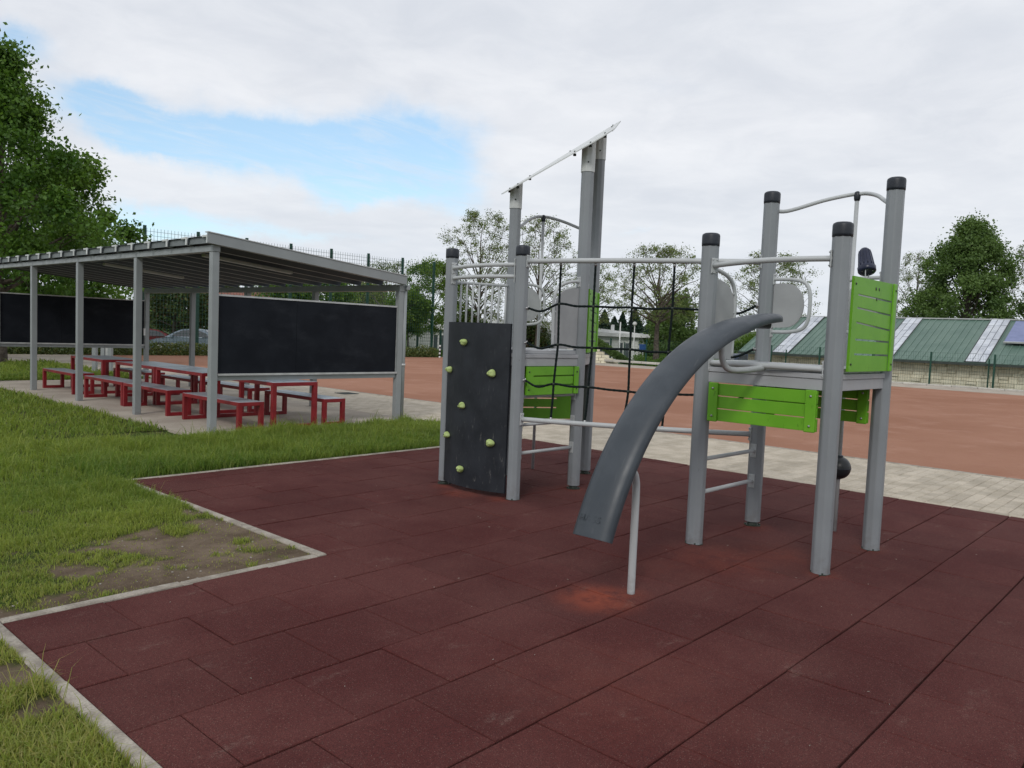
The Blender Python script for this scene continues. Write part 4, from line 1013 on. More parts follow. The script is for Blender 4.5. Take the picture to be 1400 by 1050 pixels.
for i, y in enumerate(rows_):
    for j, (x, labs) in enumerate(((5.60, bl_front), (7.02, bl_back))):
        loc = (x+random.uniform(-.015, .015), y+random.uniform(-.02, .02), FZ)
        if i == 0 and j == 0: b0.location = loc; b0['label'] = labs[0]; o = b0
        else: o = copy_thing(b0, loc, random.uniform(-.008, .008), labs[i])
    loc = (6.15, y-.02 if i else 10.26, FZ)
    if i == 0: t0.location = loc; t0['label'] = tl_[0]
    else: copy_thing(t0, loc, 0, tl_[i])

# ------------------------------------------------------------------ fences
def mesh_panel(L, z0, z1, dx, dz, t):
    mb = MB(); x = dx/2
    while x < L: mb.box((x-t/2, -t/2, z0), (x+t/2, t/2, z1)); x += dx
    z = z0
    while z <= z1+.001: mb.box((0, -t*1.2, z-t/2), (L, t*1.2, z+t/2)); z += dz
    return mb
# tall ball fence
bf = empty('ball_fence', label='tall dark green wire mesh fence with posts behind the shelter', cat='fence')
pmesh = mesh_panel(2.36, .1, 5.46, .15, .18, .0105).mesh('mesh_panel', 'fence_green')
postm = MB().box((-.06, -.045, 0), (.06, .045, 5.56)).mesh('post', 'fence_green')
for i in range(13):
    x = 31.0-2.36*i
    link('post', postm, bf, (x, 34.6, -.06))
    if i < 12: link('mesh_panel', pmesh, bf, (x-2.36, 34.55, -.06))
# short return of low fence and gate posts beyond the field corner
lf = empty('gate_fence', label='low green mesh fence with heavier gate posts beyond the field corner', cat='fence')
for k, (x, y) in enumerate([(31.3, 36.2), (32.6, 35.6), (33.8, 35.0), (35.2, 34.4)]):
    MB().box((x-.05, y-.05, -.1), (x+.05, y+.05, 1.55)).build('post', 'fence_green', lf)
gm_ = mesh_panel(1.42, .1, 1.5, .12, .2, .012).mesh('mesh_panel', 'fence_green')
for k, (x, y) in enumerate([(31.3, 36.2), (32.6, 35.6), (33.8, 35.0)]): link('mesh_panel', gm_, lf, (x, y, -.05), math.radians(-24))
# low fence along the far edge of the field
ff = empty('field_fence', label='low dark green mesh fence along the far edge of the red field', cat='fence')
fpm = mesh_panel(2.51, .06, 1.46, .10, .2, .0045).mesh('mesh_panel', 'fence_green')
fpo = MB().box((-.03, -.035, -.2), (.03, .035, 1.5)).mesh('post', 'fence_green')
for i in range(15):
    y = -5.0+2.51*i
    link('post', fpo, ff, (39.12, y, 0)); link('mesh_panel', fpm, ff, (39.16, y, .02), PI/2)
rf2 = empty('inner_fence', label='second thin green fence just behind the low field fence', cat='fence')
for y in (7.83, 12.6, 16.95, 21.9, 26.9, 30): link('post', MB().box((-.025, -.025, -.3), (.025, .025, 1.3)).mesh('post', 'fence_green'), rf2, (39.5, y, 0))
# striped marker post at the field corner
sm_ = empty('marker_post', at(601, 487, 45), label='thin black and white striped post at the far field corner', cat='marker post')
sm_.location.z = -.02
for k in range(7): MB().lathe([(.05, 0), (.05, .105)], (0, 0, k*.105), 8).build('stripe_band', 'white_paint' if k % 2 == 0 else 'black_paint', sm_)

# ------------------------------------------------------------------ stone building with green roof
hb = empty('stone_hall', label='low pale stone block building with green metal roof beyond the field', cat='building')
WX = 40.2; Y0, Y1 = -4.0, 19.4
mb = MB(); mb.box((WX+.12, Y0, -1.2), (WX+9.0, Y1, 1.02)); mb.build('wall', 'stone_joint', hb)
wallo = hb.children[-1] if hb.children else None
wall_o = [c for c in hb.children if c.name.startswith('wall')][0]
bm_ = {}
for L in (.28, .36, .44, .55):
    for H in (.155, .31):
        bm_[(L, H)] = MB().cbox((0, 0, 0), (L-.014, H-.014, .04), .010).mesh('stone_block', 'stone_block')
M_yz = lambda x, y, z: Matrix(((0, 0, -1, x), (-1, 0, 0, y), (0, 1, 0, z), (0, 0, 0, 1)))
cnt = 0; rest = MB()
z = -.22; rowh = .155
occupied = {}
for c in range(8):
    zz = -.22+c*rowh; y = Y1-(.0 if c % 2 else .0)
    while y > 4.0:
        L = random.choice((.36, .44, .55, .55)); nxt = occupied.get(c, [])
        blk = [iv for iv in nxt if iv[0] > y-L and iv[1] < y]
        if blk:
            iv = max(blk, key=lambda q: q[0])
            gapw = y-iv[0]
            if gapw > .12:
                rest.add([tuple(M_yz(WX+.12, y, zz) @ Vector(v)) for v in MB().cbox((0, 0, 0), (gapw-.02, rowh-.02, .09), .018).v], MB().cbox((0, 0, 0), (1, 1, 1)).f)
            y = iv[1]; continue
        tallb = random.random() < .18 and c < 7
        H = .31 if tallb else .155
        if y > 5.4 and cnt < 300:
            o = link('stone_block', bm_[(L, H)], wall_o); o.matrix_local = M_yz(WX+.12, y, zz); cnt += 1
        else:
            mbx = MB().cbox((0, 0, 0), (L-.014, H-.014, .04), .010); rest.add([tuple(M_yz(WX+.12, y, zz) @ Vector(v)) for v in mbx.v], mbx.f)
        if tallb: occupied.setdefault(c+1, []).append((y, y-L))
        y -= L
for c in range(8):
    y = 4.0
    while y > Y0+.5:
        L = random.choice((.36, .44, .55)); mbx = MB().cbox((0, 0, 0), (L-.014, rowh-.014, .04), .010); rest.add([tuple(M_yz(WX+.12, y, -.22+c*rowh) @ Vector(v)) for v in mbx.v], mbx.f); y -= L
tag(rest.build('stone_block_rest', 'stone_block', wall_o), kind='stuff')
EX, EZ, RX, RZ = 39.85, 1.10, 44.5, 3.17
def rz_(x): return EZ+(x-EX)*(RZ-EZ)/(RX-EX)
rfm = MB(); rfm.prism([(EX, Y1+.35, EZ-.05), (RX, Y1+.35, RZ-.05), (RX, Y1+.35, RZ), (EX, Y1+.35, EZ)], (0, Y0-Y1-.35, 0)); ro = rfm.build('roof', 'roof_green', hb)
rfm = MB(); rfm.prism([(RX, Y1+.35, RZ-.05), (RX+4.65, Y1+.35, EZ-.05), (RX+4.65, Y1+.35, EZ), (RX, Y1+.35, RZ)], (0, Y0-Y1-.35, 0)); rfm.build('roof', 'roof_green', hb)
mb = MB(); mb.prism([(WX+.12, Y1-.02, 1.02), (RX, Y1-.02, RZ-.06), (RX+4.4, Y1-.02, 1.02)], (0, -.2, 0)); mb.build('gable', 'white_wall', hb)
mb = MB(); mb.box((EX-.10, Y0, EZ-.13), (EX+.02, Y1+.35, EZ-.02)); mb.build('gutter', 'dark_trim', hb)
mb = MB(); mb.box((RX-.10, Y0, RZ), (RX+.10, Y1+.38, RZ+.055)); mb.build('ridge_cap', 'ridge_metal', hb)
ln = math.hypot(RX-EX, RZ-EZ)
ribm = MB().prism([(0, -.018, 0), (ln, -.018, 0), (ln, -.018, .028), (0, -.018, .028)], (0, .036, 0)).mesh('roof_rib', 'roof_rib_green')
sa = math.atan2(RZ-EZ, RX-EX)
y = Y1+.3
STR = [(17.85, 17.0), (12.75, 11.95), (8.85, 8.05), (4.2, 3.4)]
while y > Y0+.2:
    if not any(a > y > b for a, b in STR):
        o = link('roof_rib', ribm, ro, (EX, y, EZ)); o.rotation_euler = (0, -sa, 0)
    y -= .30
for a, b in STR:
    for r_ in range(6):
        for c in range(3):
            s0, s1 = r_*ln/6+.03, (r_+1)*ln/6-.01; ya = b+(a-b)*c/3+.012; yb_ = b+(a-b)*(c+1)/3-.012
            mb = MB(); mb.cbox((s0, ya, .03), (s1+(.04 if (c+r_) % 2 else 0), yb_, .055+.006*(r_ % 2)), .006); o = mb.build('skylight_pane', 'skylight_pane', ro, (EX, 0, EZ)); o.rotation_euler = (0, -sa, 0)
    mb = MB(); mb.box((0, a, 0), (ln, a+.03, .06)); mb.box((0, b-.03, 0), (ln, b, .06)); mb.box((0, b, .005), (ln, a, .025)); o = mb.build('skylight_frame', 'dark_trim', ro, (EX, 0, EZ)); o.rotation_euler = (0, -sa, 0)
# solar panels at the right
for k in range(4):
    mb = MB(); mb.box((2.0, 6.0-k*1.02, .16), (4.5, 6.98-k*1.02, .20)); o = mb.build('solar_panel', 'solar_blue', hb, (EX, .75, EZ)); o.rotation_euler = (0, -sa, 0)
    fr = MB(); fr.box((1.96, 5.98-k*1.02, .14), (2.0, 7.0-k*1.02, .215)); fr.box((2.0, 5.98-k*1.02, .05), (2.05, 6.03-k*1.02, .16)); fr.build('panel_frame', 'ridge_metal', o)

# ------------------------------------------------------------------ white building
wb = empty('white_building', label='long flat white building with narrow windows far beyond the field', cat='building')
A_ = at(880, 490, 62); B_ = at(556, 490, 66); dd = Vector((B_.x-A_.x, B_.y-A_.y, 0)); Lw = dd.length; dd.normalize(); nn = Vector((-dd.y, dd.x, 0))
if nn.dot(Vector((A_.x, A_.y, 0))) < 0: nn = -nn
O = Vector((A_.x, A_.y, 0)); up = Vector((0, 0, 1))
mb = MB(); mb.obox(O+dd*Lw/2+nn*5+up*.35, dd, nn, up, Lw, 10, 2.5); mb.build('wall', 'white_wall', wb)
mb = MB(); mb.prism([O-dd*.5-nn*.4+up*1.62, O-dd*.5+nn*11+up*1.62, O-dd*.5+nn*11+up*2.0, O-dd*.5-nn*.4+up*1.88], dd*(Lw+1)); 
mb.build('roof_edge', 'white_roof', wb)
mb = MB(); mb.prism([O+nn*.4+up*1.9, O+dd*7.5+nn*.4+up*2.55, O+dd*20+nn*.4+up*2.85, O+dd*20+nn*.4+up*1.9], nn*9); mb.build('roof', 'white_roof', wb)
wp = MB().box((-.16, 0, 0), (.16, .05, 1.25)).mesh('window', 'window_dark')
for k in range(26):
    s = 1.3+k*.52*(1.0 if k < 10 else 1.2)
    if s < Lw-1 and k % 3 != 2:
        o = link('window', wp, wb); c = O+dd*s-nn*.03; o.matrix_local = Matrix(((dd.x, nn.x, 0, c.x), (dd.y, nn.y, 0, c.y), (0, 0, 1, -.1), (0, 0, 0, 1)))
mb = MB(); mb.obox(O+dd*2.6+nn*1+up*2.3, dd, nn, up, .25, .25, .5); mb.build('chimney', 'white_roof', wb)
# brick house behind the car
bh = empty('brick_house', label='red brick house partly hidden behind trees and the parked car', cat='building')
c = at(318, 440, 66); c.z = 0
d1 = Vector((R[0], R[1], 0)).normalized(); n1 = Vector((F[0], F[1], 0)).normalized()
mb = MB(); mb.obox(c+n1*3+up*1.6, d1, n1, up, 5.6, 6, 3.8); mb.build('wall', 'brick_red', bh)
mb = MB(); mb.prism([c-d1*3.1-n1*.3+up*3.5, c-d1*3.1+n1*6.3+up*3.5, c-d1*3.1+n1*3+up*4.3], d1*6.2); mb.build('roof', 'brick_red', bh)
for k in (-2.0, -.6, .8): 
    mb = MB(); mb.obox(c+d1*k-n1*.01+up*1.6, d1, n1, up, .7, .06, 1.0); wo_ = mb.build('window', 'window_dark', bh)
    mb = MB(); mb.obox(c+d1*k-n1*.03+up*1.05, d1, n1, up, .85, .1, .08); mb.build('sill', 'white_paint', wo_)
# stepped stone wall with the shrub running down it
sw = empty('stepped_stone_wall', label='pale stepped stone wall with a dark shrub beside it across the field', cat='stone wall')
base = at(845, 497, 47.5); c0 = Vector((base.x, base.y, 0)); dirw = Vector((-R[0], -R[1], 0)).normalized(); nw = Vector((F[0], F[1], 0)).normalized()
for r_ in range(7):
    x = .28*r_
    while x < 3.0:
        L = random.choice((.35, .45, .55)); mb = MB(); mb.cbox((0, 0, 0), (L-.02, .5, .17), .02); o = mb.build('stone', 'stone_block', sw)
        p = c0+dirw*x; o.matrix_local = Matrix(((dirw.x, nw.x, 0, p.x), (dirw.y, nw.y, 0, p.y), (0, 0, 1, -.05+.185*r_), (0, 0, 0, 1))); x += L

# ------------------------------------------------------------------ cars
def car(name, lab, paint, loc, rz):
    """saloon, x forward, 4.5 m; side profile lofted to the body width"""
    t = empty(name, loc, rz, label=lab, cat='car')
    low = [(-2.22, .45), (-2.25, .62), (-2.2, .86), (-1.7, .95), (-.9, .97), (.7, .95), (1.6, .84), (2.1, .70), (2.22, .52), (2.2, .34), (1.85, .24)]
    cab = [(-1.75, .94), (-1.35, 1.18), (-.85, 1.38), (-.3, 1.44), (.25, 1.40), (.65, 1.24), (1.15, .91)]
    def loft(prof, hw):
        n = len(prof); vs = []; fs = []
        rows = [(-1, 0), (-.9, 1), (0, 1.0), (.9, 1), (1, 0)]
        for s, f in rows:
            for x, z in prof: vs.append((x*(1 if f else .985), s*hw, z if f else z-.05))
        for r in range(4):
            for i in range(n-1): fs.append((r*n+i, (r+1)*n+i, (r+1)*n+i+1, r*n+i+1))
        return vs, fs
    mb = MB(); n = len(low); vs = []
    for s, dz, dx in ((-.88, -.0, .97), (-.90, 0, 1.0), (-.80, .015, 1.0), (0, .03, 1.02), (.80, .015, 1.0), (.90, 0, 1.0), (.88, 0, .97)):
        for x, z in low: vs.append((x*dx, s, z+(dz if z > .8 else 0)))
    fs = [(r*n+i, (r+1)*n+i, (r+1)*n+i+1, r*n+i+1) for r in range(6) for i in range(n-1)]
    for s in (-.88, .88):
        o = len(vs); vs += [(x*.97, s, z) for x, z in low]+[(1.85*.97, s, .24), (-2.0, s, .24), (-2.15, s, .45)]
        fs.append(tuple(range(o, o+n+3)) if s > 0 else tuple(reversed(range(o, o+n+3))))
    mb.add(vs, fs, True); b = mb.build('body', paint, t); b.data.set_sharp_from_angle(angle=math.radians(40))
    mb = MB(); vs = []; n = len(cab)
    for s, k in ((-.80, 0), (-.66, 1), (0, 1.02), (.66, 1), (.80, 0)):
        for x, z in cab: vs.append((x, s, .94 if k == 0 else .94+(z-.94)*k))
    fs = [(r*n+i, (r+1)*n+i, (r+1)*n+i+1, r*n+i+1) for r in range(4) for i in range(n-1)]
    mb.add(vs, fs, True); mb.build('cabin', paint, t)
    for s in (-1, 1):
        def sidep(x, z): return (x, s*(.80-.14*(z-.94)/.47+.012), z)
        for poly in ([(-1.30, 1.0), (-1.05, 1.22), (-.75, 1.33), (-.38, 1.37), (-.38, 1.0)], [(-.30, 1.0), (-.30, 1.375), (.2, 1.34), (.52, 1.21), (.85, 1.0)]):
            mb = MB(); mb.add([sidep(x, z) for x, z in poly], [tuple(range(5)) if s < 0 else tuple(reversed(range(5)))]); mb.build('side_window', 'car_glass', t)
        for x in (-1.38, 1.38):
            wo2 = MB().lathe([(.30, -.10), (.325, -.08), (.325, .08), (.30, .10)], (x, s*.80, .325), 22, (0, 1, 0)).build('wheel', 'tyre_black', t)
            MB().lathe([(.19, 0), (.20, .012), (.05, .02)], (x, s*.90, .325), 16, (0, s, 0)).build('rim', 'alu', wo2)
        MB().obox((2.10, s*.62, .62), (1, 0, -.3), (0, 1, 0), (.3, 0, 1), .10, .38, .14).build('headlight', 'white_paint', t)
        MB().obox((-2.22, s*.66, .78), (1, 0, 0), (0, 1, 0), (0, 0, 1), .06, .34, .14).build('tail_light', 'paint_red', t)
        MB().obox((.72, s*.90, 1.0), (1, 0, 0), (0, 1, 0), (0, 0, 1), .10, .16, .11).build('mirror', paint, t)
    mb = MB(); mb.add([(.68, -.62, 1.245), (1.14, -.74, .945), (1.14, .74, .945), (.68, .62, 1.245)], [(0, 1, 2, 3)]); mb.v = [(x+.012, y, z+.012) for x, y, z in mb.v]; mb.build('windscreen', 'car_glass', t)
    mb = MB(); mb.add([(-.95, -.6, 1.36), (-1.6, -.72, 1.03), (-1.6, .72, 1.03), (-.95, .6, 1.36)], [(3, 2, 1, 0)]); mb.v = [(x-.012, y, z+.014) for x, y, z in mb.v]; mb.build('rear_window', 'car_glass', t)
    return t
rzc = math.atan2(-R[1], -R[0])
p = at(262, 478, 47); car('parked_car', 'silver blue saloon car parked behind the hedge, seen through the shelter', 'paint_silver', (p.x, p.y, -.36), rzc)
p = at(196, 478, 56); car('parked_car', 'dark red car parked beyond the silver blue saloon', 'paint_red', (p.x, p.y, -.55), rzc+.4)
p = at(1008, 494, 64); car('parked_car', 'dark blue car at the left end of the stone building', 'paint_navy', (p.x, p.y, -.75), rzc+.5)
# white flag and lamp poles
for (x, D, z1, lab) in ((846, 54, 2.6, 'shorter plain white pole before the white building'), (860, 52, 3.55, 'taller plain white pole before the white building')):
    p = at(x, 490, D); mb = MB(); mb.tube([(0, 0, -.6), (0, 0, z1)], [.055, .04], 10); o = mb.build('white_pole', 'white_paint', None, (p.x, p.y, 0)); tag(o, lab, 'pole')
p = at(865.5, 490, 50); lp = empty('lamp_post', (p.x, p.y, 0), label='small globe lamp on a slim post in front of the white building', cat='lamp post')
MB().tube([(0, 0, -.5), (0, 0, 2.35)], .03, 8).build('pole', 'white_paint', lp); MB().lathe([(.05, 0), (.13, .06), (.14, .14), (.09, .23), (.02, .26)], (0, 0, 2.33), 14).build('lamp_globe', 'white_paint', lp)
p = at(879, 478, 58); sg = empty('blue_sign', (p.x, p.y, 0), rzc, label='small blue sign at the corner of the white building', cat='sign')
MB().box((-.03, -.03, -.6), (.03, .03, 1.15)).build('post', 'white_paint', sg); MB().box((-.28, .032, .75), (.28, .055, 1.15)).build('sign_face', 'blue_sign', sg)
# grey cabinets behind the far board
for k, (x, D, w2, h2, lab) in enumerate(((129.5, 24.5, .11, .86, 'slim grey post behind the separate far table'), (146, 25.5, .33, 1.25, 'wide grey double post behind the separate far table'))):
    p = at(x, 500, D); t = empty('metal_post', (p.x, p.y, 0), rzc, label=lab, cat='post')
    if k == 0: bevel(MB().box((-w2/2, -.06, 0), (w2/2, .06, h2)).build('pillar', 'shelter_grey', t), .01)
    else:
        for s in (-1, 1): bevel(MB().box((s*.1-.055, -.06, 0), (s*.1+.055, .06, h2)).build('pillar', 'shelter_grey', t), .01)
        MB().box((-.045, -.02, .1), (.045, .02, h2-.05)).build('plate', 'alu', t)
# drain cover in the pavement
p = gp(474, 538); mb = MB(); mb.cbox((p.x-.2, p.y-.2, 0), (p.x+.2, p.y+.2, .012), .004)
for k in range(6): mb.box((p.x-.16, p.y-.16+k*.055, .012), (p.x+.16, p.y-.135+k*.055, .018))
tag(mb.build('drain_cover', 'dark_trim'), 'square dark drain cover in the pavement past the shelter', 'drain cover')

# ------------------------------------------------------------------ trees and hedges
def leaves_mesh(name, C_, size, tint, m, seed, droop=.0):
    r = np.random.default_rng(seed); n = len(C_)
    a = r.normal(size=(n, 3)); a /= np.linalg.norm(a, axis=1)[:, None]
    b = r.normal(size=(n, 3)); b -= (a*b).sum(1)[:, None]*a; b /= np.linalg.norm(b, axis=1)[:, None]
    s = size*(.6+.8*r.random(n))[:, None]
    V = np.stack([C_-a*s*.5, C_-b*s*.33+a*s*.08, C_+a*s*.5, C_+b*s*.33+a*s*.08], 1).reshape(-1, 3)
    Fq = np.arange(4*n).reshape(-1, 4)
    me = np_mesh(name, V, Fq, m, False)
    ca = me.attributes.new('tint', 'FLOAT_COLOR', 'POINT')
    ca.data.foreach_set('color', np.repeat(np.stack([tint, (r.random(n) < .25)*r.random(n), tint*0, tint*0+1], 1), 4, 0).astype(np.float32).ravel())
    return me
def limb_mesh(mb, p0, p1, r0, r1, bend, r, seg=5, n=5):
    p0, p1 = np.array(p0), np.array(p1); d = p1-p0; L = np.linalg.norm(d)
    off = r.normal(size=3)*L*.08; off[2] += bend*L
    pts = [p0+d*t+off*4*t*(1-t)*(.6)+r.normal(size=3)*L*.012*(0 < t < 1) for t in np.linspace(0, 1, n)]
    mb.tube(pts, [r0+(r1-r0)*t for t in np.linspace(0, 1, n)], seg, cap=False); return pts
def tree(name, lab, loc, H, Rr, base, shape, ncl, clr, nl, lsz, leaf, bark='bark', tr=.15, seed=1, group=None, zb=-.2, twig=True, surf=.55, lean=(0, 0), tint0=.5):
    """trunk, limbs to every clump, and leaves gathered round them.
    shape(h) gives crown radius (0..1) at relative height h in the crown"""
    r = np.random.default_rng(seed); t = empty(name, loc, label=lab, cat='tree', group=group)
    ch = H-base
    tb = MB(); top = np.array([lean[0], lean[1], base+ch*.86]); n = 9
    tp = []
    for k in range(n):
        s = k/(n-1); tp.append(np.array([top[0]*s+r.normal()*.05*s*Rr*.4, top[1]*s+r.normal()*.05*s*Rr*.4, zb+(top[2]-zb)*s]))
    tb.tube(tp, [tr*(1.25 if k == 0 else 1)*(1-.9*(k/(n-1))**1.1) for k in range(n)], 9, cap=False)
    tb.build('trunk', bark, t)
    lb = MB(); cs = []; tr_z = np.array([q[2] for q in tp]); TPA = np.array(tp)
    def tpoint(z):
        z = max(tr_z[0], min(tr_z[-1], z)); return np.array([np.interp(z, tr_z, TPA[:, i]) for i in range(3)])
    # main limbs
    nm = max(5, int(ncl/9)); mains = []
    for k in range(nm):
        h = (k+.4+r.random()*.3)/nm; a = k*2.4+r.random()*.8; rad = shape(min(1, h*.85+.1))*Rr*.62
        e = np.array([lean[0]*h+math.cos(a)*rad, lean[1]*h+math.sin(a)*rad, base+ch*(h*.8+.13)])
        st = tpoint(base*.8+(e[2]-base)*.55); rr = tr*.42*(1-h*.6)
        pts = limb_mesh(lb, st, e, rr, rr*.35, .06, r, 6, 6); mains.append((pts, rr))
    for k in range(ncl):
        h = r.random()**.9; a = r.random()*2*PI; q = (surf+(1-surf)*r.random())*(.92+.2*r.random()); rad = shape(h)*Rr*q
        if r.random() < .12: rad *= 1.10
        c = np.array([lean[0]*h+math.cos(a)*rad, lean[1]*h+math.sin(a)*rad, base+ch*h]); cs.append(c)
        best = None
        for pts, rr in mains:
            for j in (2, 3, 4, 5):
                pp = pts[j]; dd_ = np.linalg.norm(pp-c)+(.8*max(0, pp[2]-c[2]))
                if best is None or dd_ < best[0]: best = (dd_, pp, rr*(.7-.08*j))
        limb_mesh(lb, best[1], c, max(.012, best[2]*.6), .006, .08, r, 4, 4)
        if twig:
            for _ in range(3): limb_mesh(lb, c+(best[1]-c)*.3, c+r.normal(size=3)*clr*.8, .007, .004, .1, r, 3, 3)
    lb.build('limb', bark, t)
    cs = np.array(cs); per = nl//ncl; rr_ = clr*(.6+.8*r.random(ncl))
    C_ = np.repeat(cs, per, 0)+r.normal(size=(ncl*per, 3))*np.repeat(rr_, per)[:, None]*np.array([.6, .6, .48])
    tint = np.clip(tint0-.5+np.repeat(r.random(ncl)*.6+.1, per)+.4*r.random(ncl*per), 0, 1)
    me = leaves_mesh('crown', C_, lsz, tint, leaf, seed+77); o = link('crown', me, t); o['kind'] = 'stuff'
    return t
def oval(h): return math.sqrt(max(0.02, 1-(2*h-1)**2))
def dome(h): return max(.1, math.sqrt(max(0, 1-h**2))*(.75+.25*min(1, h*4)))
def cone(h): return max(.06, (1-h)**.75)
def vase(h): return max(.15, math.sin(PI*min(1, .12+h*.82))**.6)
def g0(x, D, y=480):
    p = at(x, y, D); return (p.x, p.y, 0)
GT_ = 'half bare spring trees beyond the field'
tree('maple_tree', 'big dense dark green maple rising above the left end of the shelter', g0(0, 29), 9.3, 3.25, 1.9, lambda h: max(.05, (1.0 if h < .42 else max(0, 1-(h-.42)/.5))*(1+.14*math.sin(h*25))*(.85+.15*min(1, h*5))), 200, .42, 60000, .125, 'leaf_maple', tr=.19, seed=3, surf=.55, twig=False)
tree('maple_tree', 'dark maple standing just behind the first, its crown low over the black board', g0(42, 37), 6.5, 3.3, 1.7, dome, 100, .5, 22000, .16, 'leaf_maple', tr=.2, seed=4, surf=.4, twig=False)
SP = [  # x, D, top height, radius, crown base, clumps, seed, label
    (652, 56, 9.95, 2.55, 2.2, 110, 11, 'round airy spring tree directly left of the tall roof posts'),
    (733, 58, 9.85, 2.55, 2.3, 105, 12, 'round airy spring tree behind the arched pole of the far tower'),
    (806, 60, 6.9, 2.0, 2.4, 60, 13, 'small airy spring tree showing right of the tall roof posts'),
    (897, 50, 7.15, 2.75, 2.6, 95, 14, 'airy spring tree with a visible forked trunk seen through the net'),
    (1050, 60, 8.1, 3.0, 2.0, 100, 15, 'airy spring tree behind the tall post with the grab handle'),
    (1248, 66, 8.6, 1.9, 2.6, 60, 16, 'thin spring tree showing at the left side of the dense green tree'),
    (1402, 62, 9.0, 2.0, 2.6, 60, 17, 'thin spring tree at the extreme right edge'),
    (525, 60, 6.4, 2.0, 1.2, 60, 18, 'thin birch-like tree above the low corner of the shelter roof')]
for x, D, H, rad, b, ncl, sd_, lab in SP:
    tree('spring_tree', lab, g0(x, D), H, rad*1.28, b, vase, int(ncl*2.7), .27, int(ncl*110), .10, 'leaf_spring', 'bark_pale' if x in (525,) else 'bark', tr=.15 if x != 897 else .2, seed=sd_, group=GT_, surf=.3, tint0=.45)
tree('leafy_tree', 'bushy mid green tree left of the climbing wall, behind the tall fence post', g0(590, 54), 6.1, 2.6, 1.6, oval, 150, .36, 15000, .12, 'leaf_bright', tr=.1, seed=21, surf=.35, tint0=.75, twig=True)
tree('leafy_tree', 'small round bright green tree beside the shelter drainpipe', g0(557, 47), 3.7, 1.45, 1.3, oval, 70, .34, 9000, .13, 'leaf_bright', tr=.07, seed=22, surf=.3, twig=False)
tree('dense_tree', 'large dense dark green tree behind the ridge of the green roof', g0(1316, 60), 9.8, 5.0, 1.2, lambda h: max(.05, (1-h)**.62*(.90+.1*min(1, h*4))*(1+.12*math.sin(h*19))), 230, .52, 62000, .16, 'leaf_dark', tr=.3, seed=31, surf=.45, twig=False, tint0=.62)
tree('leafy_tree', 'broad dark tree right behind the silver blue car', g0(238, 60), 4.9, 3.4, .6, dome, 120, .6, 17000, .2, 'leaf_mixed', tr=.16, seed=33, surf=.4, twig=False)
tree('leafy_tree', 'green tree between the car and the brick house', g0(300, 72), 4.7, 3.0, .5, dome, 70, .6, 8000, .22, 'leaf_mixed', tr=.16, seed=34, surf=.4, twig=False)
for k, (x, D, H, rad, lab) in enumerate([(385, 62, 5.0, 3.1, 'leftmost of the low green trees showing over the near black board'), (445, 64, 5.4, 3.3, 'middle one of the low green trees showing over the near black board'), (498, 66, 4.9, 3.0, 'rightmost of the low green trees showing over the near black board')]):
    tree('leafy_tree', lab, g0(x, D), H, rad, .5, dome, 80, .6, 9000, .22, 'leaf_bright' if k != 2 else 'leaf_spring', tr=.16, seed=36+k, surf=.4, twig=False, group='low green trees beyond the ball fence')
def conifer(lab, x, D, H, rad, seed, broad=False):
    p = g0(x, D); t = empty('conifer_tree', p, label=lab, cat='tree', group='dark conifers round the white building'); r = np.random.default_rng(seed)
    MB().tube([(0, 0, -1), (0, 0, H*.97)], [.14, .02], 7).build('trunk', 'bark', t)
    n = 5200; h = r.random(n)**1.15; a = r.random(n)*2*PI
    tiers = 9; saw = 1-((h*tiers) % 1)*.45; rd = rad*(1-h)**.85*saw*(.45+.55*r.random(n)**.5)*(1+.18*np.sin(a*5+h*11))
    C_ = np.stack([rd*np.cos(a), rd*np.sin(a), .2+h*(H-.2)-rd*.18], 1)
    me = leaves_mesh('crown', C_, .24, np.clip(r.random(n)*.8+.2*np.sin(a*3), 0, 1), 'leaf_conifer', seed); o = link('crown', me, t); o['kind'] = 'stuff'
for k, (x, D, H, rad, lab) in enumerate([(824, 82, 4.3, 1.9, 'leftmost pointed dark conifer above the white building roof'), (838, 84, 3.7, 2.0, 'low rounded dark conifer above the white building roof'), (849, 82, 4.15, 1.5, 'slim pointed dark conifer just left of the taller white pole'),
                                         (866, 80, 4.6, 1.9, 'dark conifer right behind the taller white pole'), (890, 66, 3.75, 1.7, 'dark pointed conifer at the right corner of the white building'), (872, 92, 3.6, 2.6, 'pale distant conifer between the poles and the building corner')]):
    conifer(lab, x, D, H, rad, 50+k)
tree('dense_tree', 'dark green broad tree behind the net, right of the forked trunk', g0(928, 58), 4.7, 1.9, .1, cone, 90, .45, 12000, .17, 'leaf_dark', tr=.13, seed=61, surf=.35, twig=False, tint0=.75)
tree('dense_tree', 'dark green broad tree behind the forked trunk seen through the net', g0(906, 62), 4.3, 1.9, .1, cone, 90, .45, 10000, .17, 'leaf_dark', tr=.13, seed=62, surf=.35, twig=False)
tree('leafy_tree', 'small bright green bush tree left of the stone building gable', g0(1026, 70), 2.1, 1.6, -.6, oval, 50, .4, 7000, .17, 'leaf_bright', tr=.1, seed=63, surf=.3, twig=False)
tree('leafy_tree', 'small green tree seen under the grab handle of the far tower', g0(722, 62), 2.3, 1.7, -.2, oval, 50, .4, 7000, .17, 'leaf_mixed', tr=.1, seed=64, surf=.3, twig=False)
tree('leafy_tree', 'small yellow green tree seen between the balustrade bars', g0(640, 58), 2.9, 1.35, .3, oval, 50, .36, 7000, .16, 'leaf_bright', tr=.1, seed=65, surf=.3, twig=False)
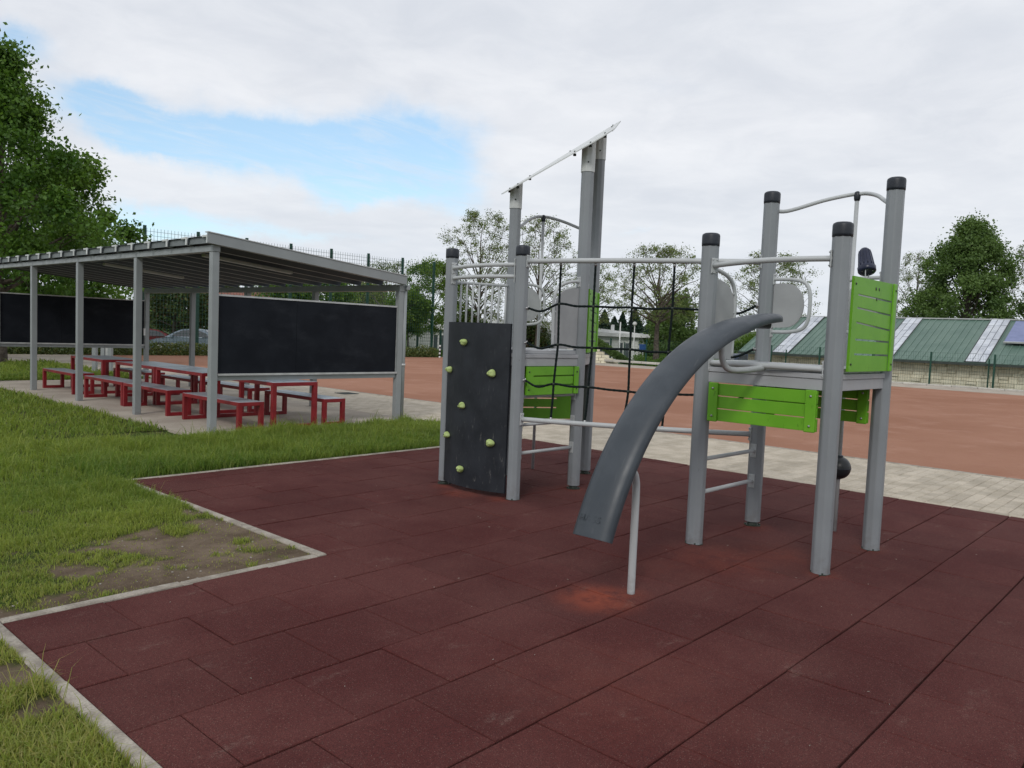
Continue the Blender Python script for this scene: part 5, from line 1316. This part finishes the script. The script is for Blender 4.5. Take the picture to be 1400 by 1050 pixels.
# hedge and shrubs
def mound(name, lab, cat, pts, n, lsz, m, seed, kind=None, parent=None):
    """leaves packed in overlapping mounds: pts = (x, y, z, rx, ry, rz)"""
    r = np.random.default_rng(seed); P_ = np.array(pts); k = r.integers(0, len(P_), n)
    d = r.normal(size=(n, 3)); d /= np.linalg.norm(d, axis=1)[:, None]; d *= (r.random(n)**.28)[:, None]
    C_ = P_[k, :3]+d*P_[k, 3:]; C_ = C_[C_[:, 2] > P_[0, 2]-.9]
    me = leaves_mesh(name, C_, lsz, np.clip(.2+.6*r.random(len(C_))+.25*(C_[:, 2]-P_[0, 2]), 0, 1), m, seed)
    return tag(link(name, me, parent), lab, cat)
hp = [(x, 34.05+rng.normal()*.06, .14+rng.normal()*.04, .42, .36, .42+rng.random()*.14) for x in np.arange(3, 30.9, .33)]
mound('hedge', 'low clipped green hedge at the foot of the tall mesh fence', 'hedge', hp, 42000, .085, 'leaf_hedge', 71)
sb = [(c0.x+dirw.x*(s-.42), c0.y+dirw.y*(s-.42), .18+.62*s, .27, .27, .27) for s in np.linspace(-.1, 1.7, 9)]
mound('shrub', 'dark shrub trailing down the stepped stone wall', 'shrub', sb, 7000, .07, 'leaf_dark', 72)
# undergrowth behind the far kerb
for k, (xa, xb, D, hgt, lab) in enumerate([(868, 960, 50, .75, 'strip of green undergrowth behind the far kerb, seen through the net'), (590, 720, 52, .5, 'strip of green undergrowth beyond the field corner')]):
    up_ = []
    for x in np.linspace(xa, xb, 40): p = at(x, 490, D+rng.normal()*1.2); up_.append((p.x, p.y, -.1, .5, .5, hgt*(.5+.5*rng.random())))
    o = mound('undergrowth', lab, 'undergrowth', up_, 14000, .10, 'leaf_bright', 80+k); o['kind'] = 'stuff'
# wooded skyline far off
fv = []
r = np.random.default_rng(9)
n = 26000; a = YAW+PI/2-math.radians(8)-r.random(n)*math.radians(92); D = 150+70*r.random(n)
prof = 3.2+2.6*np.array([fbm(np.array([t*14]), np.array([3.3]), 1, 90)[0] for t in a])
C_ = np.stack([np.cos(a)*D, np.sin(a)*D, -1.2+prof*r.random(n)**.7], 1)
me = leaves_mesh('distant_woods', C_, 1.5, np.clip(r.random(n), 0, 1), 'leaf_dark', 91)
tag(link('distant_woods', me), 'low dark line of distant woods on the horizon', 'woods', kind='stuff')
